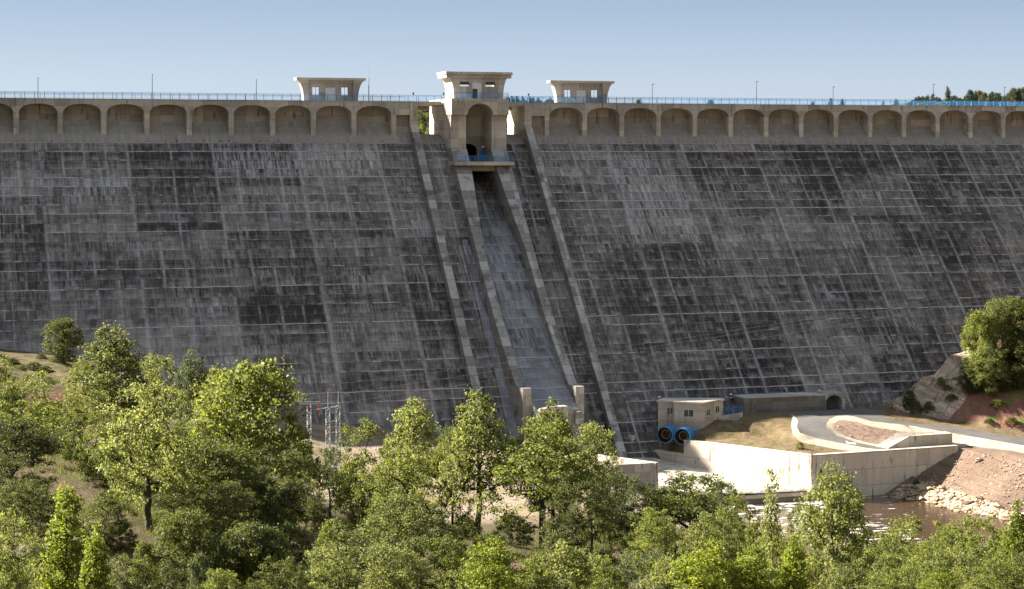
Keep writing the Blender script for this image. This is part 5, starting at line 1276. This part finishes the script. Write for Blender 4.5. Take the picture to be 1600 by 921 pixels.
# scrub oaks that close the thicket, row by row
ORD = ['first', 'second', 'third', 'fourth', 'fifth', 'sixth', 'seventh', 'eighth', 'ninth', 'tenth', 'eleventh', 'twelfth', 'thirteenth', 'fourteenth', 'fifteenth', 'sixteenth', 'seventeenth', 'eighteenth', 'nineteenth', 'twentieth']
rows = (('rear', 'oak', ((15, 606, 215, 90, 'mid'), (75, 628, 205, 90, 'mid'), (128, 575, 235, 70, 'light'), (205, 625, 200, 80, 'mid'), (285, 615, 200, 90, 'mid'), (515, 700, 190, 70, 'dark'), (955, 722, 172, 70, 'grey'), (1040, 765, 178, 80, 'mid'), (1125, 752, 170, 70, 'grey'))),
        ('middle', 'oak', ((25, 715, 145, 100, 'dark'), (175, 655, 150, 100, 'mid'), (270, 745, 135, 90, 'dark'), (300, 660, 148, 100, 'mid'), (350, 755, 130, 110, 'dark'), (425, 700, 142, 110, 'dark'), (1020, 795, 136, 90, 'mid'), (1110, 800, 132, 90, 'light'), (1190, 815, 130, 80, 'mid'), (1395, 835, 136, 90, 'mid'), (1490, 830, 130, 110, 'mid'), (1580, 830, 126, 90, 'mid'))),
        ('front', 'oak', ((50, 838, 98, 90, 'mid'), (200, 868, 100, 90, 'dark'), (265, 885, 98, 80, 'dark'), (340, 890, 98, 90, 'mid'), (440, 872, 102, 100, 'dark'), (510, 850, 108, 100, 'light'), (610, 850, 104, 120, 'light'), (725, 880, 98, 90, 'mid'), (830, 872, 100, 80, 'mid'), (935, 868, 102, 100, 'mid'), (1055, 870, 100, 100, 'light'), (1150, 885, 92, 90, 'mid'), (1270, 862, 98, 100, 'mid'), (1390, 890, 94, 100, 'mid'), (1440, 858, 104, 90, 'mid'), (1520, 885, 94, 100, 'mid'), (1600, 865, 98, 90, 'light'))))
for rn, kd, items in rows:
    for i, (u, v, D, w, tone) in enumerate(items):
        T('scrub_oak', kd, u, v, D, w, tone, '%s scrub oak from the left in the %s row of the near thicket' % (ORD[i], rn), group='scrub oaks closing the near thicket', var=i*3+len(rn))
for i, (u, v, D, w, tone) in enumerate(((60, 800, 130, 70, 'dark'), (190, 815, 122, 60, 'olive'), (285, 835, 118, 80, 'dark'), (330, 815, 125, 90, 'dark'), (370, 830, 118, 90, 'dark'), (455, 822, 126, 90, 'dark'), (520, 815, 132, 70, 'mid'), (700, 822, 138, 80, 'olive'), (760, 838, 130, 80, 'dark'), (870, 836, 134, 80, 'dark'), (1070, 850, 138, 70, 'olive'), (250, 800, 130, 60, 'mid'), (420, 785, 138, 70, 'dark'), (15, 870, 104, 60, 'mid'))):
    S(u, v, D, w, tone, '%s low bush from the left among the thicket trunks' % ORD[i] if i < 11 else ['small green bush under the bright light green oak', 'dark bush at the right foot of the largest dark tree', 'green bush in the lower left corner'][i-11], i)
for i, (u, v, D, w, tone, lb) in enumerate(((18, 562, 296, 44, 'mid', 'green bush below the ledge at the far left edge'), (52, 568, 294, 40, 'olive', 'olive bush in the middle of the reddish bank under the ledge'), (128, 566, 292, 44, 'mid', 'green bush right of the lone dark tree on the ledge'), (0, 556, 300, 26, 'dark', 'dark bush on the ledge cut by the left edge'), (64, 553, 303, 18, 'olive', 'tiny olive bush on the ledge beside the lone dark tree'),
    (1452, 628, 349, 22, 'light', 'light green bush on the grass between the road end and the rock slab'), (1480, 604, 352, 16, 'mid', 'green bush halfway up the rock slab'), (1560, 625, 346, 30, 'mid', 'green bush in the upper middle of the red bank'), (1545, 660, 343, 18, 'olive', 'olive tuft at the foot of the red bank by the road'), (1250, 691, 322, 16, 'light', 'low green weeds beside the pale road verge on the grass mound'), (1432, 758, 322, 14, 'olive', 'olive tuft on the riprap beside the channel wall'))):
    S(u, v, D, w, tone, lb, i)
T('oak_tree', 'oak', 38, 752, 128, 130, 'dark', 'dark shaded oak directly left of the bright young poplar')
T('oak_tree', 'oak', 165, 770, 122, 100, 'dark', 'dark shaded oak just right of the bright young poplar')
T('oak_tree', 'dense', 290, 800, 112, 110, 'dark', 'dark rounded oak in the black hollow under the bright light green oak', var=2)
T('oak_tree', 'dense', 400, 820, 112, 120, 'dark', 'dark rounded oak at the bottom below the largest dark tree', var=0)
for u, v, D, w, tone, lb in ((1362, 832, 146, 90, 'mid', 'rounded oak covering the left end of the brown pool'), (1484, 818, 142, 100, 'mid', 'rounded oak covering the middle of the brown pool'), (560, 742, 165, 70, 'dark', 'small dark oak below the right substation column')):
    T('oak_tree', 'oak', u, v, D, w, tone, lb)
for i, (u, v, D, w, tone, lb) in enumerate(((560, 806, 172, 70, 'olive', 'olive bush on the pink ground below the substation fence'), (650, 812, 165, 70, 'dark', 'dark bush under the thin shoot oak'), (725, 808, 168, 70, 'mid', 'green bush left of the bare trunks of the pointed tree'), (800, 806, 168, 80, 'olive', 'olive bush right of the bare trunks of the pointed tree'), (890, 800, 170, 80, 'dark', 'dark bush under the light leaning oak'), (960, 812, 166, 70, 'mid', 'green bush below the grey end of the left channel wall'))):
    S(u, v, D, w, tone, lb, i)
# boulders
M['darkrock'] = simple('dark_boulder_rock', (.085, .068, .055), .9, 0, .45, 1.6)
M['palerock'] = simple('pale_boulder_rock', (.26, .20, .15), .9, 0, .3, 2)
def boulder(u, v, D, r_, label, mat='darkrock'):
    x, y, _ = ondep(u, v, D); z = ground_z(x, y); import bmesh
    bm = bmesh.new(); bmesh.ops.create_icosphere(bm, subdivisions=3, radius=r_)
    for w in bm.verts:
        n_ = 1+.35*mnoise.noise(w.co*(1.3/r_)+Vector((u, v, 0)))+.12*mnoise.noise(w.co*(4/r_)); w.co = Vector((w.co.x*n_*1.2, w.co.y*n_, w.co.z*n_*.75))
    me = bpy.data.meshes.new('boulder'); bm.to_mesh(me); bm.free(); me.materials.append(M[mat]); o = bpy.data.objects.new('boulder', me); col.objects.link(o); o.location = (x, y, z+r_*.2)
    return tag(o, label, 'boulder')
boulder(50, 830, 118, 1.3, 'dark grey boulder in the shade left of the young poplar')
boulder(95, 812, 122, .8, 'small reddish boulder above the young poplar')
boulder(1555, 848, 262, 1.6, 'dark brown rock at the right near shore of the pool')
boulder(1030, 862, 133, .6, 'flat pale rock beside the rounded dark bush', 'palerock')
boulder(1530, 697, 322, .5, 'small pale rock on top of the right bank', 'palerock')

# loose stones on the banks (uncountable)
def stones(name, n, test, mat, seed, smin, smax, x0, x1, y0, y1):
    import bmesh
    bm = bmesh.new(); bmesh.ops.create_icosphere(bm, subdivisions=1, radius=1.0); base = np.array([v.co[:] for v in bm.verts]); fcs = [[v.index for v in f.verts] for f in bm.faces]; bm.free()
    r = np.random.RandomState(seed); P = np.c_[r.uniform(x0, x1, n), r.uniform(y0, y1, n)]; P = P[test(P)]; Z = tin(P); ok = ~np.isnan(Z); P, Z = P[ok], Z[ok]
    V = []; F = []
    for p, z in zip(P, Z):
        s_ = smin+(smax-smin)*r.rand()**3; q = base*(1+.3*r.normal(size=(len(base), 1)).clip(-1.5, 1.5))*s_*np.array((1+.8*r.rand(), 1, .6)); a = r.rand()*6.28
        q = np.c_[q[:, 0]*math.cos(a)-q[:, 1]*math.sin(a), q[:, 0]*math.sin(a)+q[:, 1]*math.cos(a), q[:, 2]]+np.array((p[0], p[1], z+s_*.15)); k = len(V); V += q.tolist(); F += [[i+k for i in f] for f in fcs]
    me = bpy.data.meshes.new(name); me.from_pydata(V, [], F); me.materials.append(mat); me.update(); o = bpy.data.objects.new(name, me); col.objects.link(o); return tag(o, kind='stuff')
_bank = [(157, 289), (172, 289), onz(1520, 703, -47.4)[:2], onz(1600, 716, -47.6)[:2], onz(1700, 730, -47.7)[:2], onz(1700, 815, -52.6)[:2], onz(1600, 800, -52.6)[:2], onz(1490, 765, -52.2)[:2]]
o_ = stones('loose_stones', 5200, lambda P: inpoly(P, _bank), simple('pale_stone', (.33, .255, .19), .9, 0, .35, 3), 5, .04, .22, 150, 200, 262, 292); tag(o_, 'pale loose stones scattered over the earth bank below the road', 'stones')
o_ = stones('riprap_blocks', 2600, lambda P: inpoly(P, P_rip) & (P[:, 0]+P[:, 1]*.0 > 0), simple('sandstone_blocks', (.31, .235, .16), .9, 0, .45, 1.5), 6, .25, .75, 150, 200, 255, 290); tag(o_, 'sand coloured stone blocks lining the water edge of the pool', 'stones')
o_ = stones('dirt_stones', 700, lambda P: inpoly(P, P_isl_dirt), simple('pale_stone_small', (.40, .32, .25), .9, 0, .3, 3), 7, .04, .2, 140, 180, 288, 322); tag(o_, 'small pale stones on the brown dirt between the two roads', 'stones')
# ground cover: grass tufts and low weeds over the near slope (uncountable)
def ground_cover(name, n, region, hh, mat, seed, label=None):
    r = np.random.RandomState(seed); u = r.uniform(region[0], region[1], n); D = r.uniform(region[2], region[3], n)
    X = np.array([ondep(a, 500, d)[:2] for a, d in zip(u, D)]); Z = tin(X); ok = ~np.isnan(Z); X, Z = X[ok], Z[ok]; n = len(Z)
    k = np.array([mnoise.noise((a[0]*.25, a[1]*.25, 2)) for a in X]); s_ = np.clip(.6+k*1.6, .0, 1.4); ok = s_ > .25; X, Z, s_ = X[ok], Z[ok], s_[ok]; n = len(Z)
    V = []
    nb = 12
    Pb = np.repeat(np.c_[X, Z-.05], nb, axis=0)+r.normal(size=(n*nb, 3))*np.array((.28, .28, .0)); sc = np.repeat(s_, nb)*hh*(.3+.7*r.rand(n*nb))
    a = r.rand(n*nb)*6.28; dx = np.c_[np.cos(a), np.sin(a), np.zeros(n*nb)]; tip = np.c_[r.normal(size=(n*nb, 2))*.35, np.ones(n*nb)]*sc[:, None]
    w = .008+.010*r.rand(n*nb)
    vv = np.stack([Pb-dx*w[:, None], Pb+dx*w[:, None], Pb+tip], axis=1).reshape(-1, 3)
    me = bpy.data.meshes.new(name); me.vertices.add(len(vv)); me.vertices.foreach_set('co', vv.ravel()); m_ = n*nb
    me.loops.add(m_*3); me.loops.foreach_set('vertex_index', np.arange(m_*3)); me.polygons.add(m_); me.polygons.foreach_set('loop_start', np.arange(m_)*3); me.polygons.foreach_set('loop_total', np.full(m_, 3))
    me.materials.append(mat); me.update(calc_edges=True); o = bpy.data.objects.new(name, me); col.objects.link(o); return tag(o, label, 'grass', kind='stuff')
ground_cover('grass', 26000, (-80, 1700, 85, 240), .42, leaf_mat('grass_blades', (.045, .048, .012), (.14, .12, .045), (.22, .19, .05), .3), 3, 'rough green and straw coloured grass on the near slope')
ground_cover('weeds', 7000, (-80, 1700, 85, 235), .9, LM['mid'], 4, 'low green weeds and brambles between the near trees')

# ------------------------------------------------------------------ hills and pines behind the dam
def hill_z(x, y):
    d = x*ST+y*CT; u = 800+FP*(x*CT-y*ST)/d
    vt = np.interp(u, [-400, 500, 640, 700, 790, 860, 1000, 1300, 1400, 1440, 1500, 1600, 1900], [175, 172, 168, 163, 158, 159, 164, 165.5, 163, 158, 153, 150, 135])
    top = -(vt-VH)/FP*620.0
    t = np.clip((d-400)/220, 0, 1.6); return 1.5+(top-1.5)*(t if t < 1 else 1.0)*1.0+ (0 if t < 1 else -(t-1)*8)
nx, ny = 90, 30; vs = []; fs = []
for j in range(ny):
    for i in range(nx):
        Y = 392+j*13; u = -500+i*28; x, y, _ = ony(u, 300, Y); vs.append((x, y, hill_z(x, y)+.6*mnoise.noise((x*.05, y*.05, 0))))
fs = [(j*nx+i, j*nx+i+1, (j+1)*nx+i+1, (j+1)*nx+i) for j in range(ny-1) for i in range(nx-1)]
me = bpy.data.meshes.new('hills'); me.from_pydata(vs, [], fs)
def hill_mat():
    m = NT('far_hill_scrub'); p, x, y, z = m.pos(); n = m.noise(p, .12, 5); c = m.mix(m.ss(n, .45, .6), (.04, .055, .02, 1), (.26, .19, .11, 1)); m.bsdf(c, .95, spec=.1); return m.m
me.materials.append(hill_mat()); me.polygons.foreach_set('use_smooth', [True]*len(me.polygons)); o = bpy.data.objects.new('hills', me); col.objects.link(o); tag(o, kind='structure')
prng = random.Random(4)
def far_tree(u, vtop, D, wpx, tone, label, group, name='pine_tree', kind='pine'):
    if group == 'pines along the right horizon' and prng.random() < .6: kind = 'dense'; wpx *= 1.35
    x, y, _ = ondep(u, 200, D); zb = hill_z(x, y)-.3
    return tree(name, kind, u, vtop, D, wpx, tone, label, group=group, zb=zb)
# forest seen through the two spillway bays: a slope of pines
for k in range(80):
    D = prng.uniform(408, 610); u = prng.choice([prng.uniform(646, 684), prng.uniform(646, 684), prng.uniform(788, 812)])
    D = max(D, 400.0); x, y, _ = ondep(u, 200, D); zb = hill_z(x, y); vb = VH-FP*zb/D
    far_tree(u, max(167.5, vb-prng.uniform(16, 30)), D, prng.uniform(16, 24), prng.choice(['pine', 'pine', 'mid', 'dark']), 'pine on the wooded hillside seen through the spillway bays', 'pines seen through the spillway bays')
for k in range(26):
    u = 716+k*6.2+prng.uniform(-3, 3)
    if u > 872: continue
    far_tree(u, 150.5+abs(u-795)*.06+prng.uniform(-1.5, 4), 610, prng.uniform(9, 15), 'pine', 'small pine top showing above the right bridge railing', 'pine tops above the central crest')
for u, v, w in ((998, 155, 16), (1110, 156, 18), (1270, 158, 10), (1298, 154, 13), (1316, 155, 12), (1400, 155, 13), (1426, 156, 12), (1422, 159, 14), (1000, 158, 12), (1380, 159, 9)):
    far_tree(u, v, 600, w, 'pine', 'small dark pine top just clearing the right crest railing', 'pine tops above the right crest')
far_tree(1480.5, 136, 560, 17, 'pine', 'tallest single pine on the right horizon beside the lamp post', None)
for u, v, w in ((1434, 151, 10), (1443, 151, 11), (1449, 147, 10), (1457, 145, 11), (1465, 152, 10), (1490, 150, 14), (1500, 153, 16), (1509, 149, 11), (1516, 141, 12), (1524, 142, 11), (1530, 142, 12), (1538, 145, 11), (1546, 147, 10), (1552, 144, 12), (1560, 146, 14), (1568, 151, 12), (1576, 146, 13), (1584, 138, 14), (1592, 138, 13), (1599, 137, 12), (1606, 139, 12), (1536, 152, 16), (1573, 153, 16), (1507, 155, 16), (1520, 154, 14), (1550, 155, 16), (1588, 152, 16), (1598, 156, 18)):
    far_tree(u, v, 560+prng.uniform(-25, 25), w*1.15, prng.choice(['pine', 'pine', 'olive']), 'one of the small pines along the right horizon above the crest railing', 'pines along the right horizon')
